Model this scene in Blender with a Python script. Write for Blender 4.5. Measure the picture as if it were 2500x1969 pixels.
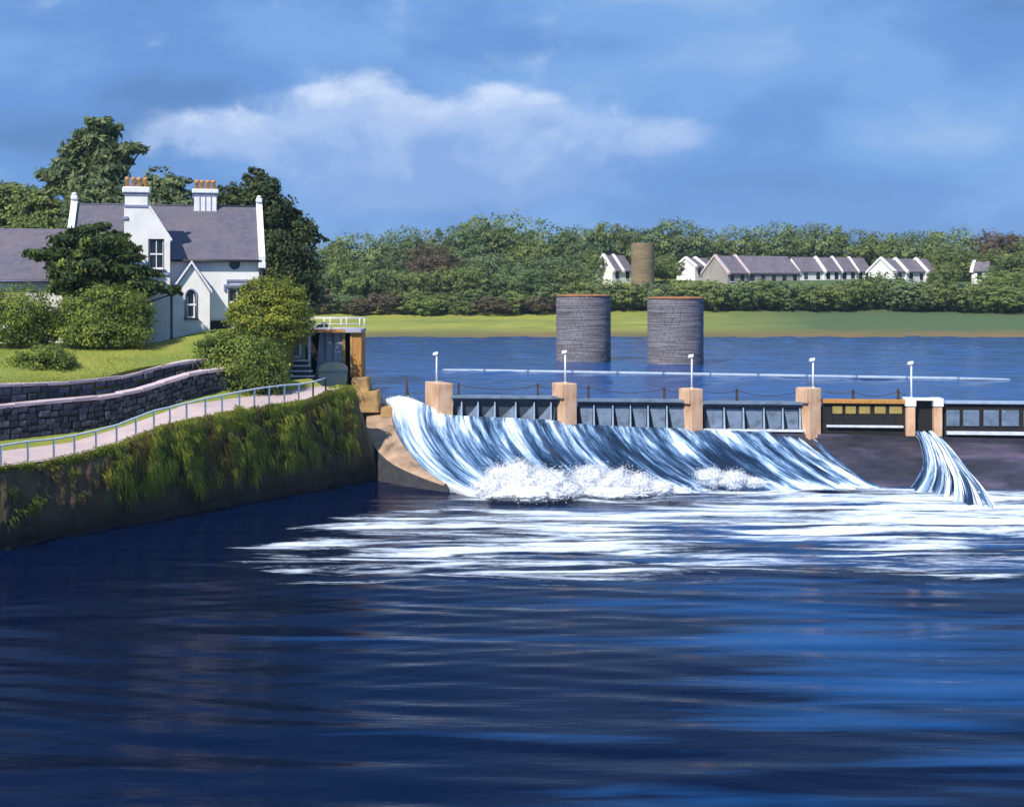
import bpy, bmesh, math, random
import numpy as np
from mathutils import Vector, Matrix

# ------------------------------------------------------------------ camera, world, sun, exposure
for o in list(bpy.data.objects): bpy.data.objects.remove(o)
scene = bpy.context.scene
F = 3018.0; HZ = 700.0; CZ = 10.6            # focal length and horizon in photo pixels, eye height above the lower river
cam_d = bpy.data.cameras.new('camera'); cam = bpy.data.objects.new('camera', cam_d)
scene.collection.objects.link(cam); scene.camera = cam
cam.location = (0, 0, CZ); cam.rotation_euler = (math.radians(90), 0, 0)
cam_d.sensor_width = 36; cam_d.lens = F / 2500 * 36
cam_d.shift_y = -(984.5 - HZ) / 2500
cam_d.clip_start = 0.5; cam_d.clip_end = 6000
scene.render.resolution_x = 1024; scene.render.resolution_y = 806
SUN_H = Vector((-0.57, -0.82)).normalized(); SUN_EL = math.radians(44)
SUN = Vector((SUN_H.x * math.cos(SUN_EL), SUN_H.y * math.cos(SUN_EL), math.sin(SUN_EL)))

world = bpy.data.worlds.new('World'); scene.world = world; world.use_nodes = True
def build_world():
    nt = world.node_tree; N = nt.nodes; L = nt.links
    for n in list(N): N.remove(n)
    out = N.new('ShaderNodeOutputWorld')
    sky = N.new('ShaderNodeTexSky'); sky.sky_type = 'NISHITA'; sky.sun_disc = False
    sky.sun_elevation = SUN_EL; sky.sun_rotation = math.atan2(SUN.x, SUN.y)
    sky.air_density = 1.0; sky.dust_density = 0.3; sky.ozone_density = 4.0
    bg = N.new('ShaderNodeBackground'); bg.inputs[1].default_value = 0.06; L.new(sky.outputs[0], bg.inputs[0])
    tc = N.new('ShaderNodeTexCoord'); sep = N.new('ShaderNodeSeparateXYZ'); L.new(tc.outputs['Generated'], sep.inputs[0])
    def math_(op, a, b=None, c=None, clamp=False):
        m = N.new('ShaderNodeMath'); m.operation = op; m.use_clamp = clamp
        for i, v in enumerate((a, b, c)):
            if v is None: continue
            if isinstance(v, (int, float)): m.inputs[i].default_value = v
            else: L.new(v, m.inputs[i])
        return m.outputs[0]
    def noise(scale3, sc, detail, rough, off=0):
        mp = N.new('ShaderNodeMapping'); mp.inputs['Scale'].default_value = scale3; mp.inputs['Location'].default_value = (off, off * .7, off * .3)
        L.new(tc.outputs['Generated'], mp.inputs[0])
        n = N.new('ShaderNodeTexNoise'); n.inputs['Scale'].default_value = sc; n.inputs['Detail'].default_value = detail
        n.inputs['Roughness'].default_value = rough; n.inputs['Distortion'].default_value = 0.25
        L.new(mp.outputs[0], n.inputs[0]); return n.outputs['Fac']
    def ramp(v, stops):
        r = N.new('ShaderNodeValToRGB'); L.new(v, r.inputs[0])
        e = r.color_ramp.elements
        while len(e) < len(stops): e.new(0.5)
        for i, (p, c) in enumerate(stops): e[i].position = p; e[i].color = (*c, 1)
        r.color_ramp.interpolation = 'EASE'
        return r.outputs[0]
    z = sep.outputs[2]
    # soft veil of rain cloud, light and dark folds
    n1 = noise((1, 1, 2.4), 4.0, 5, 0.5, 3.1)
    n2 = noise((1, 1, 2.0), 5.5, 7, 0.55, 7.7)
    folds = math_('ADD', math_('MULTIPLY', n1, 0.75), math_('MULTIPLY', n2, 0.25))
    veil = ramp(folds, [(0.34, (0.095, 0.21, 0.46)), (0.45, (0.118, 0.262, 0.58)), (0.55, (0.165, 0.33, 0.65)), (0.68, (0.28, 0.43, 0.70))])
    # heaped bank of paler cloud: a lumpy belt, brightest ahead
    az = math_('ARCTAN2', sep.outputs[0], sep.outputs[1])
    def lump(a0, z0, ra, rz):
        da = math_('DIVIDE', math_('SUBTRACT', az, a0), ra); dz = math_('DIVIDE', math_('SUBTRACT', z, z0), rz)
        q = math_('ADD', math_('MULTIPLY', da, da), math_('MULTIPLY', dz, dz))
        return math_('SUBTRACT', 1.0, math_('SQRT', q), clamp=True)
    n3 = noise((1, 1, 1.4), 13.0, 9, 0.58, 1.3); n4 = noise((1, 1, 2.2), 4.5, 6, 0.55, 5.9)
    lumps = None
    for a in ((-0.135, 0.135, 0.10, 0.045), (-0.105, 0.112, 0.17, 0.052), (-0.03, 0.128, 0.10, 0.040), (0.01, 0.112, 0.16, 0.045), (0.07, 0.118, 0.12, 0.026), (-0.05, 0.098, 0.20, 0.050), (-0.155, 0.146, 0.045, 0.028), (-0.115, 0.150, 0.05, 0.028), (-0.08, 0.136, 0.05, 0.03), (-0.02, 0.142, 0.05, 0.024), (0.02, 0.136, 0.045, 0.024),
              (-0.20, 0.118, 0.14, 0.030), (-0.70, 0.12, 0.2, 0.045), (0.85, 0.13, 0.25, 0.05), (1.9, 0.12, 0.3, 0.05), (-1.7, 0.14, 0.3, 0.05), (3.0, 0.13, 0.3, 0.05)):
        l = lump(*a); lumps = l if lumps is None else math_('MAXIMUM', lumps, l)
    heap = math_('ADD', math_('MULTIPLY', lumps, 1.5), math_('ADD', math_('MULTIPLY', math_('SUBTRACT', n3, 0.5), 2.0), math_('MULTIPLY', math_('SUBTRACT', n4, 0.5), 1.2)))
    mask = N.new('ShaderNodeMapRange'); mask.interpolation_type = 'SMOOTHERSTEP'; L.new(heap, mask.inputs[0])
    mask.inputs[1].default_value = 0.05; mask.inputs[2].default_value = 0.90
    lit = ramp(math_('ADD', n3, math_('MULTIPLY', math_('SUBTRACT', math_('MINIMUM', z, 0.16), 0.13), 6.0)), [(0.25, (0.22, 0.35, 0.66)), (0.5, (0.38, 0.50, 0.75)), (0.76, (0.66, 0.74, 0.88))])
    mx = N.new('ShaderNodeMix'); mx.data_type = 'RGBA'
    L.new(math_('MULTIPLY', mask.outputs[0], 0.8), mx.inputs['Factor']); L.new(veil, mx.inputs['A']); L.new(lit, mx.inputs['B'])
    cb = N.new('ShaderNodeBackground'); cb.inputs[1].default_value = 1.0; L.new(mx.outputs['Result'], cb.inputs[0])
    ms = N.new('ShaderNodeMixShader'); ms.inputs[0].default_value = 0.90
    L.new(bg.outputs[0], ms.inputs[1]); L.new(cb.outputs[0], ms.inputs[2]); L.new(ms.outputs[0], out.inputs[0])
build_world()
sl = bpy.data.lights.new('sun', 'SUN'); sl.energy = 4.8; sl.angle = math.radians(0.53); sl.color = (1.0, 0.94, 0.84)
so = bpy.data.objects.new('sun', sl); scene.collection.objects.link(so)
so.rotation_euler = (-SUN).to_track_quat('-Z', 'Y').to_euler()
vs = scene.view_settings; vs.view_transform = 'Standard'; vs.look = 'None'; vs.exposure = 0.35; vs.gamma = 1.0; vs.use_curve_mapping = False

# ------------------------------------------------------------------ helpers
C = scene.collection
rng = np.random.default_rng(7); random.seed(7)
def P(px, py, d): return Vector(((px - 1250) / F * d, d, CZ - (py - HZ) / F * d))
def tag(o, label=None, cat=None, group=None, kind=None):
    if label: o['label'] = label
    if cat: o['category'] = cat
    if group: o['group'] = group
    if kind: o['kind'] = kind
    return o
def empty(name, loc=(0, 0, 0), rz=0, parent=None):
    o = bpy.data.objects.new(name, None); C.objects.link(o); o.location = loc; o.rotation_euler = (0, 0, rz)
    o.empty_display_size = 0.2
    if parent: o.parent = parent
    return o
def link(name, me, m=None, parent=None, loc=None):
    o = bpy.data.objects.new(name, me); C.objects.link(o)
    if m is not None and len(me.materials) == 0: me.materials.append(m)
    if parent: o.parent = parent
    if loc is not None: o.location = loc
    return o
def mesh_np(name, v, f, smooth=False, uv=None, attrs=None):
    me = bpy.data.meshes.new(name); v = np.asarray(v, dtype=np.float32); f = np.asarray(f, dtype=np.int32)
    me.vertices.add(len(v)); me.vertices.foreach_set('co', v.ravel())
    k = f.shape[1]; me.loops.add(f.size); me.polygons.add(len(f))
    me.loops.foreach_set('vertex_index', f.ravel())
    me.polygons.foreach_set('loop_start', np.arange(0, f.size, k, dtype=np.int32))
    me.polygons.foreach_set('loop_total', np.full(len(f), k, dtype=np.int32))
    me.polygons.foreach_set('use_smooth', np.full(len(f), bool(smooth)))
    me.update(calc_edges=True)
    if uv is not None:
        l = me.uv_layers.new(name='UVMap'); l.data.foreach_set('uv', np.asarray(uv, dtype=np.float32)[f.ravel()].ravel())
    for k_, a in (attrs or {}).items():
        at = me.attributes.new(k_, 'FLOAT', 'POINT'); at.data.foreach_set('value', np.asarray(a, dtype=np.float32))
    return me
def grid_faces(nu, nv):
    i = np.arange(nu - 1)[:, None] * nv + np.arange(nv - 1)[None, :]
    i = i.ravel(); return np.stack([i, i + nv, i + nv + 1, i + 1], 1)
def bm_obj(name, bm, m, parent=None, smooth=False, loc=None):
    bmesh.ops.recalc_face_normals(bm, faces=bm.faces)
    me = bpy.data.meshes.new(name); bm.to_mesh(me); bm.free()
    if smooth:
        for p in me.polygons: p.use_smooth = True
    return link(name, me, m, parent, loc)
def box(bm, x0, x1, y0, y1, z0, z1, bevel=0.0):
    vs_ = [bm.verts.new((x, y, z)) for x in (x0, x1) for y in (y0, y1) for z in (z0, z1)]
    fs = [bm.faces.new([vs_[i] for i in q]) for q in ((0, 1, 3, 2), (4, 6, 7, 5), (0, 4, 5, 1), (2, 3, 7, 6), (0, 2, 6, 4), (1, 5, 7, 3))]
    if bevel > 0:
        es = list({e for f in fs for e in f.edges})
        bmesh.ops.bevel(bm, geom=es, offset=bevel, segments=1, affect='EDGES')
def box_obj(name, x0, x1, y0, y1, z0, z1, m, parent=None, bevel=0.0):
    bm = bmesh.new(); box(bm, x0, x1, y0, y1, z0, z1, bevel); return bm_obj(name, bm, m, parent)
def hexa(bm, pts):      # 8 points: bottom 4 then top 4, same winding
    v = [bm.verts.new(p) for p in pts]
    for q in ((3, 2, 1, 0), (4, 5, 6, 7), (0, 1, 5, 4), (1, 2, 6, 5), (2, 3, 7, 6), (3, 0, 4, 7)): bm.faces.new([v[i] for i in q])
def poly_wall(name, outer, holes, y0, th, m, parent):
    bm = bmesh.new(); edges = []
    for loop in [outer] + holes:
        vv = [bm.verts.new((x, y0, z)) for x, z in loop]
        for i in range(len(vv)): edges.append(bm.edges.new((vv[i], vv[(i + 1) % len(vv)])))
    r = bmesh.ops.triangle_fill(bm, use_beauty=True, edges=edges)
    fs = [g for g in r['geom'] if isinstance(g, bmesh.types.BMFace)]
    e = bmesh.ops.extrude_face_region(bm, geom=fs)
    bmesh.ops.translate(bm, vec=(0, th, 0), verts=[g for g in e['geom'] if isinstance(g, bmesh.types.BMVert)])
    return bm_obj(name, bm, m, parent)
def tube_data(pts, rad, n=6):
    pts = [Vector(p) for p in pts]; V = []; Fc = []
    rad = rad if hasattr(rad, '__len__') else [rad] * len(pts)
    up = Vector((0, 0, 1))
    for i, p in enumerate(pts):
        t = (pts[min(i + 1, len(pts) - 1)] - pts[max(i - 1, 0)]).normalized()
        a = t.cross(up if abs(t.z) < 0.9 else Vector((1, 0, 0))).normalized(); b = t.cross(a)
        for k in range(n):
            an = 2 * math.pi * k / n; V.append(p + (a * math.cos(an) + b * math.sin(an)) * rad[i])
    for i in range(len(pts) - 1):
        for k in range(n): Fc.append((i * n + k, i * n + (k + 1) % n, (i + 1) * n + (k + 1) % n, (i + 1) * n + k))
    return V, Fc, n
def tube(name, pts, rad, m, parent=None, n=6, bm=None):
    V, Fc, n = tube_data(pts, rad, n)
    own = bm is None
    if own: bm = bmesh.new()
    vv = [bm.verts.new(v) for v in V]
    for f in Fc:
        fc = bm.faces.new([vv[i] for i in f]); fc.smooth = True
    bm.faces.new(vv[:n]); bm.faces.new(vv[-n:])
    if own: return bm_obj(name, bm, m, parent)
def vnoise(x, y, seed=0):
    """smooth value noise, vectorised"""
    x = np.asarray(x, float); y = np.asarray(y, float)
    xi = np.floor(x).astype(np.int64); yi = np.floor(y).astype(np.int64); xf = x - xi; yf = y - yi
    xf = xf * xf * (3 - 2 * xf); yf = yf * yf * (3 - 2 * yf)
    def h(a, b):
        n = (a * 374761393 + b * 668265263 + seed * 1442695041) & 0x7fffffff
        n = ((n ^ (n >> 13)) * 1274126177) & 0x7fffffff
        return ((n ^ (n >> 16)) & 0xffff) / 65535.0
    return (h(xi, yi) * (1 - xf) + h(xi + 1, yi) * xf) * (1 - yf) + (h(xi, yi + 1) * (1 - xf) + h(xi + 1, yi + 1) * xf) * yf
def fbm(x, y, seed=0, oct=4):
    s = 0; a = 0.5
    for k in range(oct): s = s + a * vnoise(x * 2 ** k, y * 2 ** k, seed + k); a *= 0.5
    return s
def sstep(a, b, x):
    t = np.clip((x - a) / (b - a), 0, 1); return t * t * (3 - 2 * t)

# ------------------------------------------------------------------ materials
class NT:
    def __init__(s, name):
        s.m = bpy.data.materials.new(name); s.m.use_nodes = True; s.t = s.m.node_tree; s.N = s.t.nodes; s.L = s.t.links
        s.b = s.N['Principled BSDF']; s.out = s.N['Material Output']; s.tc = s.N.new('ShaderNodeTexCoord')
    def noise(s, scale, coord='Object', sc3=(1, 1, 1), detail=5, rough=0.55, dist=0.0):
        mp = s.N.new('ShaderNodeMapping'); mp.inputs['Scale'].default_value = sc3; s.L.new(s.tc.outputs[coord] if isinstance(coord, str) else coord, mp.inputs[0])
        n = s.N.new('ShaderNodeTexNoise'); n.inputs['Scale'].default_value = scale; n.inputs['Detail'].default_value = detail
        n.inputs['Roughness'].default_value = rough; n.inputs['Distortion'].default_value = dist
        s.L.new(mp.outputs[0], n.inputs[0]); return n.outputs['Fac']
    def ramp(s, v, stops, ease=False):
        r = s.N.new('ShaderNodeValToRGB'); s.L.new(v, r.inputs[0]); e = r.color_ramp.elements
        while len(e) < len(stops): e.new(0.5)
        for i, (p, c) in enumerate(stops): e[i].position = p; e[i].color = (*c, 1) if hasattr(c, '__len__') else (c, c, c, 1)
        return r.outputs[0]
    def mix(s, f, a, b, mode='MIX'):
        x = s.N.new('ShaderNodeMix'); x.data_type = 'RGBA'; x.blend_type = mode
        for key, v in (('Factor', f), ('A', a), ('B', b)):
            if isinstance(v, (int, float)): x.inputs[key].default_value = v
            elif isinstance(v, tuple): x.inputs[key].default_value = (*v, 1)
            else: s.L.new(v, x.inputs[key])
        return x.outputs['Result']
    def math(s, op, a, b=None, clamp=False):
        m = s.N.new('ShaderNodeMath'); m.operation = op; m.use_clamp = clamp
        for i, v in enumerate((a, b)):
            if v is None: continue
            if isinstance(v, (int, float)): m.inputs[i].default_value = v
            else: s.L.new(v, m.inputs[i])
        return m.outputs[0]
    def attr(s, name):
        a = s.N.new('ShaderNodeAttribute'); a.attribute_name = name; return a.outputs['Fac']
    def bump(s, v, strength, dist=0.05):
        b = s.N.new('ShaderNodeBump'); b.inputs['Strength'].default_value = strength; b.inputs['Distance'].default_value = dist
        s.L.new(v, b.inputs['Height']); s.L.new(b.outputs[0], s.b.inputs['Normal']); return b
    def color(s, c):
        if isinstance(c, tuple): s.b.inputs['Base Color'].default_value = (*c, 1)
        else: s.L.new(c, s.b.inputs['Base Color'])
    def rough(s, r): s.b.inputs['Roughness'].default_value = r
def plain(name, c1, c2=None, scale=3.0, rough=0.7, bump=0.2, sc3=(1, 1, 1), metal=0.0, dist=0.02, fine=12.0, c3=None):
    t = NT(name); c2 = c2 or tuple(x * 0.7 for x in c1)
    n = t.noise(scale, sc3=sc3, detail=6)
    st = [(0.32, c2), (0.62, c1)]
    if c3: st = [(0.28, c3), (0.45, c2), (0.65, c1)]
    t.color(t.ramp(n, st)); t.rough(rough); t.b.inputs['Metallic'].default_value = metal
    if bump: t.bump(t.noise(scale * fine / 3, sc3=sc3, detail=6), bump, dist)
    return t.m
M = {}
M['render'] = plain('white_render', (0.82, 0.81, 0.80), (0.72, 0.71, 0.70), 1.2, 0.8, 0.15, fine=30)
M['slate'] = None
def slate():
    t = NT('slate_roof'); br = t.N.new('ShaderNodeTexBrick')
    mp = t.N.new('ShaderNodeMapping'); mp.inputs['Scale'].default_value = (1, 1, 1); t.L.new(t.tc.outputs['UV'], mp.inputs[0]); t.L.new(mp.outputs[0], br.inputs[0])
    br.inputs['Scale'].default_value = 1.0; br.inputs['Brick Width'].default_value = 0.30; br.inputs['Row Height'].default_value = 0.22
    br.inputs['Mortar Size'].default_value = 0.008; br.inputs['Color1'].default_value = (0.125, 0.115, 0.155, 1); br.inputs['Color2'].default_value = (0.085, 0.082, 0.118, 1)
    br.inputs['Mortar'].default_value = (0.05, 0.05, 0.06, 1)
    n = t.noise(0.7, detail=5); t.color(t.mix(t.ramp(n, [(0.35, 0.0), (0.7, 0.6)]), br.outputs[0], (0.165, 0.13, 0.145)))
    t.rough(0.62); t.bump(br.outputs['Fac'], -0.5, 0.02); return t.m
M['slate'] = slate()
M['far_roof'] = plain('far_slate', (0.17, 0.14, 0.165), (0.115, 0.10, 0.125), 0.8, 0.7, 0)
M['far_white'] = plain('far_white', (0.80, 0.79, 0.78), (0.70, 0.69, 0.69), 0.6, 0.8, 0)
M['far_grey'] = plain('far_grey_render', (0.34, 0.31, 0.29), (0.26, 0.24, 0.23), 0.6, 0.8, 0)
M['glass'] = plain('window_glass', (0.012, 0.014, 0.02), (0.03, 0.035, 0.045), 1.0, 0.06, 0)
M['sash'] = plain('white_sash', (0.8, 0.8, 0.8), (0.7, 0.7, 0.7), 4, 0.45, 0)
M['frame_dark'] = plain('dark_surround', (0.06, 0.075, 0.11), (0.035, 0.04, 0.06), 4, 0.6, 0.1)
M['moulding'] = plain('grey_moulding', (0.26, 0.27, 0.42), (0.2, 0.21, 0.34), 4, 0.7, 0.1)
M['pot'] = plain('clay_pot', (0.55, 0.27, 0.08), (0.42, 0.19, 0.06), 6, 0.75, 0.15)
M['iron'] = plain('black_iron', (0.02, 0.022, 0.03), (0.035, 0.03, 0.03), 8, 0.5, 0.1)
M['pier'] = plain('sandstone_pier', (0.66, 0.45, 0.32), (0.55, 0.34, 0.21), 1.6, 0.8, 0.3, sc3=(1, 1, 0.45), c3=(0.33, 0.17, 0.09))
M['tan'] = plain('tan_stone', (0.46, 0.29, 0.12), (0.35, 0.21, 0.085), 1.8, 0.85, 0.35, c3=(0.17, 0.11, 0.06))
M['apron_tan'] = plain('tan_concrete', (0.42, 0.29, 0.20), (0.30, 0.20, 0.13), 1.2, 0.8, 0.35, c3=(0.12, 0.085, 0.06))
M['orange'] = plain('weathered_oak', (0.46, 0.22, 0.05), (0.33, 0.145, 0.035), 2.5, 0.75, 0.3, sc3=(3, 3, 0.4))
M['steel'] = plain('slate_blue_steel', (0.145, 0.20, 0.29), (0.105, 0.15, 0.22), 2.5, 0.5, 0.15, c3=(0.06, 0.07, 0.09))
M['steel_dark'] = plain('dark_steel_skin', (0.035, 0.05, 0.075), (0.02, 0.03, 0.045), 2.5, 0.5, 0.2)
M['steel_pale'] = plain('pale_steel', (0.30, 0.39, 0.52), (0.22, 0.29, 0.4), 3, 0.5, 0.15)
M['sill'] = plain('pale_sill', (0.62, 0.66, 0.74), (0.45, 0.48, 0.56), 3, 0.6, 0.15)
M['white'] = plain('white_paint', (0.80, 0.82, 0.85), (0.68, 0.70, 0.74), 5, 0.45, 0.05)
M['rail'] = plain('galvanised_rail', (0.52, 0.60, 0.68), (0.40, 0.47, 0.55), 5, 0.45, 0.05)
M['boom'] = plain('pale_boom', (0.30, 0.38, 0.50), (0.22, 0.29, 0.40), 1.5, 0.5, 0.1)
M['timber'] = plain('dark_timber', (0.055, 0.045, 0.04), (0.03, 0.026, 0.025), 6, 0.8, 0.3, sc3=(2, 2, 0.3))
M['plate'] = plain('black_board_and_opening', (0.012, 0.011, 0.012), (0.006, 0.006, 0.007), 2, 0.9, 0.2)
M['olive'] = plain('olive_panel', (0.33, 0.25, 0.075), (0.25, 0.185, 0.055), 3, 0.6, 0.15)
M['cladding'] = plain('grey_gate_leaf', (0.27, 0.31, 0.36), (0.17, 0.20, 0.24), 1.6, 0.65, 0.2, sc3=(1, 1, 0.3))
M['lime'] = plain('lichen_block', (0.55, 0.51, 0.28), (0.36, 0.38, 0.36), 1.6, 0.85, 0.3)
M['lavender'] = plain('grey_render', (0.40, 0.38, 0.44), (0.3, 0.29, 0.35), 1.6, 0.85, 0.2)
M['step'] = plain('pale_step', (0.66, 0.65, 0.68), (0.5, 0.5, 0.54), 2, 0.8, 0.2)
M['coping'] = plain('pink_coping', (0.60, 0.47, 0.48), (0.48, 0.38, 0.41), 1.5, 0.8, 0.3)
def stone_mat():
    t = NT('dark_wall_stone'); oi = t.N.new('ShaderNodeObjectInfo'); n = t.noise(2.2, detail=6); f = t.noise(9, detail=6)
    c = t.ramp(n, [(0.3, (0.035, 0.036, 0.046)), (0.5, (0.062, 0.062, 0.078)), (0.7, (0.13, 0.13, 0.155))])
    k = t.ramp(oi.outputs['Random'], [(0.0, (0.55, 0.55, 0.6)), (0.6, (1.0, 0.98, 1.0)), (1.0, (1.9, 1.8, 1.85))])
    t.color(t.mix(1.0, c, k, 'MULTIPLY')); t.rough(0.85); t.bump(f, 0.6, 0.04); return t.m
M['stone'] = stone_mat()
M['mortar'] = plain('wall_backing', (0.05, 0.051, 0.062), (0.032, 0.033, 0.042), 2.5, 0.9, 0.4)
M['path'] = plain('pinkish_path', (0.52, 0.40, 0.38), (0.43, 0.34, 0.35), 0.9, 0.85, 0.25, fine=40)
M['soil'] = plain('brown_soil', (0.12, 0.08, 0.05), (0.07, 0.05, 0.03), 1.0, 0.9, 0.3)
M['bark'] = plain('bark', (0.075, 0.058, 0.042), (0.04, 0.032, 0.025), 4, 0.9, 0.5, sc3=(3, 3, 0.5))
M['rust'] = plain('rusty_growth', (0.36, 0.15, 0.05), (0.22, 0.10, 0.04), 1.2, 0.9, 0.4, c3=(0.12, 0.10, 0.03))
M['tower'] = plain('weathered_limestone', (0.25, 0.235, 0.265), (0.15, 0.14, 0.16), 1.3, 0.9, 0, sc3=(0.3, 0.3, 4.0), c3=(0.06, 0.057, 0.065))
M['joint'] = plain('tower_joint', (0.13, 0.122, 0.135), (0.09, 0.085, 0.095), 1.0, .9, .2)
M['far_tower'] = plain('brown_stone', (0.25, 0.19, 0.11), (0.15, 0.12, 0.07), 0.7, 0.85, 0, sc3=(0.5, 0.5, 3.0))
def grass_mat(name, c1, c2, c3, sc=0.25):
    t = NT(name); n = t.noise(sc, 'Object', (1, 0.5, 1), 6, 0.6); f = t.noise(sc * 30, 'Object', (1, 1, 1), 4)
    c = t.mix(t.ramp(n, [(0.3, 0.0), (0.68, 1.0)]), c1, c2); t.color(t.mix(t.ramp(f, [(0.4, 0.0), (0.75, 0.5)]), c, c3)); t.rough(0.9)
    t.bump(f, 0.5, 0.06); return t.m
M['lawn'] = grass_mat('lawn_turf', (0.13, 0.20, 0.03), (0.30, 0.29, 0.04), (0.09, 0.16, 0.022), 0.14)
def far_ground():
    t = NT('far_meadow'); n = t.noise(0.05, 'Object', (1, 2.0, 1), 6, 0.6); f = t.noise(0.5, 'Object', (0.4, 1.5, 1), 6)
    sx = t.N.new('ShaderNodeSeparateXYZ'); t.L.new(t.tc.outputs['Object'], sx.inputs[0])
    g = t.mix(t.ramp(n, [(0.35, 0.0), (0.65, 1.0)]), (0.21, 0.23, 0.035), (0.34, 0.33, 0.045))
    g = t.mix(t.ramp(f, [(0.42, 0.0), (0.72, 0.75)]), g, (0.075, 0.13, 0.022))
    right = t.math('ADD', sx.outputs[0], t.math('MULTIPLY', n, 40.0))
    mr = t.N.new('ShaderNodeMapRange'); t.L.new(right, mr.inputs[0]); mr.inputs[1].default_value = 40; mr.inputs[2].default_value = 70
    g = t.mix(mr.outputs[0], g, (0.062, 0.105, 0.035))  # darker grass on the right carries the trees' shade in its colour
    s = t.math('ADD', sx.outputs[2], t.math('MULTIPLY', t.math('SUBTRACT', f, 0.5), 1.6))
    mr2 = t.N.new('ShaderNodeMapRange'); t.L.new(s, mr2.inputs[0]); mr2.inputs[1].default_value = 4.4; mr2.inputs[2].default_value = 3.8
    br = t.mix(t.ramp(n, [(0.4, 0.0), (0.62, 1.0)]), (0.13, 0.11, 0.035), (0.20, 0.12, 0.045))
    t.color(t.mix(mr2.outputs[0], g, br)); t.rough(0.95); t.bump(f, 0.6, 0.3); return t.m
M['far'] = far_ground()
def leaf_mat(name, dark, light, tip, other=None):
    t = NT(name); a = t.attr('tint'); c = t.ramp(a, [(0.0, dark), (0.6, light), (1.0, tip)])
    n = t.noise(0.5, 'Object', detail=3); c = t.mix(t.ramp(n, [(0.4, 0.0), (0.75, 0.4)]), c, dark)
    if other:
        n2 = t.noise(0.9, 'Object', (1, 1, .3), detail=4); c = t.mix(t.ramp(n2, [(0.52, 0.0), (0.64, 0.7)]), c, other)
    t.color(c); t.rough(0.65); t.b.inputs['Specular IOR Level'].default_value = 0.25
    tr = t.N.new('ShaderNodeBsdfTranslucent'); t.L.new(c, tr.inputs[0])
    ms = t.N.new('ShaderNodeMixShader'); ms.inputs[0].default_value = 0.35
    t.L.new(t.b.outputs[0], ms.inputs[1]); t.L.new(tr.outputs[0], ms.inputs[2]); t.L.new(ms.outputs[0], t.out.inputs[0]); return t.m
LM = {
 'conifer': leaf_mat('conifer_needles', (0.037, 0.061, 0.027), (0.085, 0.119, 0.044), (0.187, 0.221, 0.068)),
 'pine': leaf_mat('pine_needles', (0.088, 0.130, 0.070), (0.186, 0.241, 0.110), (0.372, 0.400, 0.161)),
 'cedar': leaf_mat('cedar_sprays', (0.027, 0.051, 0.022), (0.065, 0.111, 0.034), (0.374, 0.442, 0.085)),
 'bush': leaf_mat('bush_leaves', (0.065, 0.11, 0.035), (0.21, 0.28, 0.055), (0.52, 0.53, 0.08)),
 'yellow': leaf_mat('yellow_green_leaves', (0.07, 0.105, 0.025), (0.27, 0.32, 0.05), (0.56, 0.51, 0.07)),
 'far_blue': leaf_mat('far_blue_green', (0.093, 0.145, 0.067), (0.174, 0.242, 0.098), (0.334, 0.386, 0.141)),
 'far_mid': leaf_mat('far_mid_green', (0.099, 0.143, 0.053), (0.204, 0.258, 0.079), (0.378, 0.407, 0.114)),
 'far_yellow': leaf_mat('far_yellow_green', (0.098, 0.149, 0.061), (0.215, 0.279, 0.104), (0.391, 0.450, 0.166)),
 'far_lime': leaf_mat('far_lime', (0.099, 0.166, 0.051), (0.232, 0.315, 0.076), (0.360, 0.360, 0.127)),
 'far_russet': leaf_mat('far_russet', (0.08, 0.075, 0.05), (0.17, 0.13, 0.075), (0.24, 0.18, 0.10)),
 'moss': leaf_mat('hanging_moss', (0.06, 0.08, 0.018), (0.26, 0.30, 0.035), (0.52, 0.52, 0.07), (0.20, 0.115, 0.045)),
 'blade': leaf_mat('grass_blades', (0.11, 0.18, 0.025), (0.22, 0.26, 0.035), (0.34, 0.34, 0.05)),
}
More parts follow.
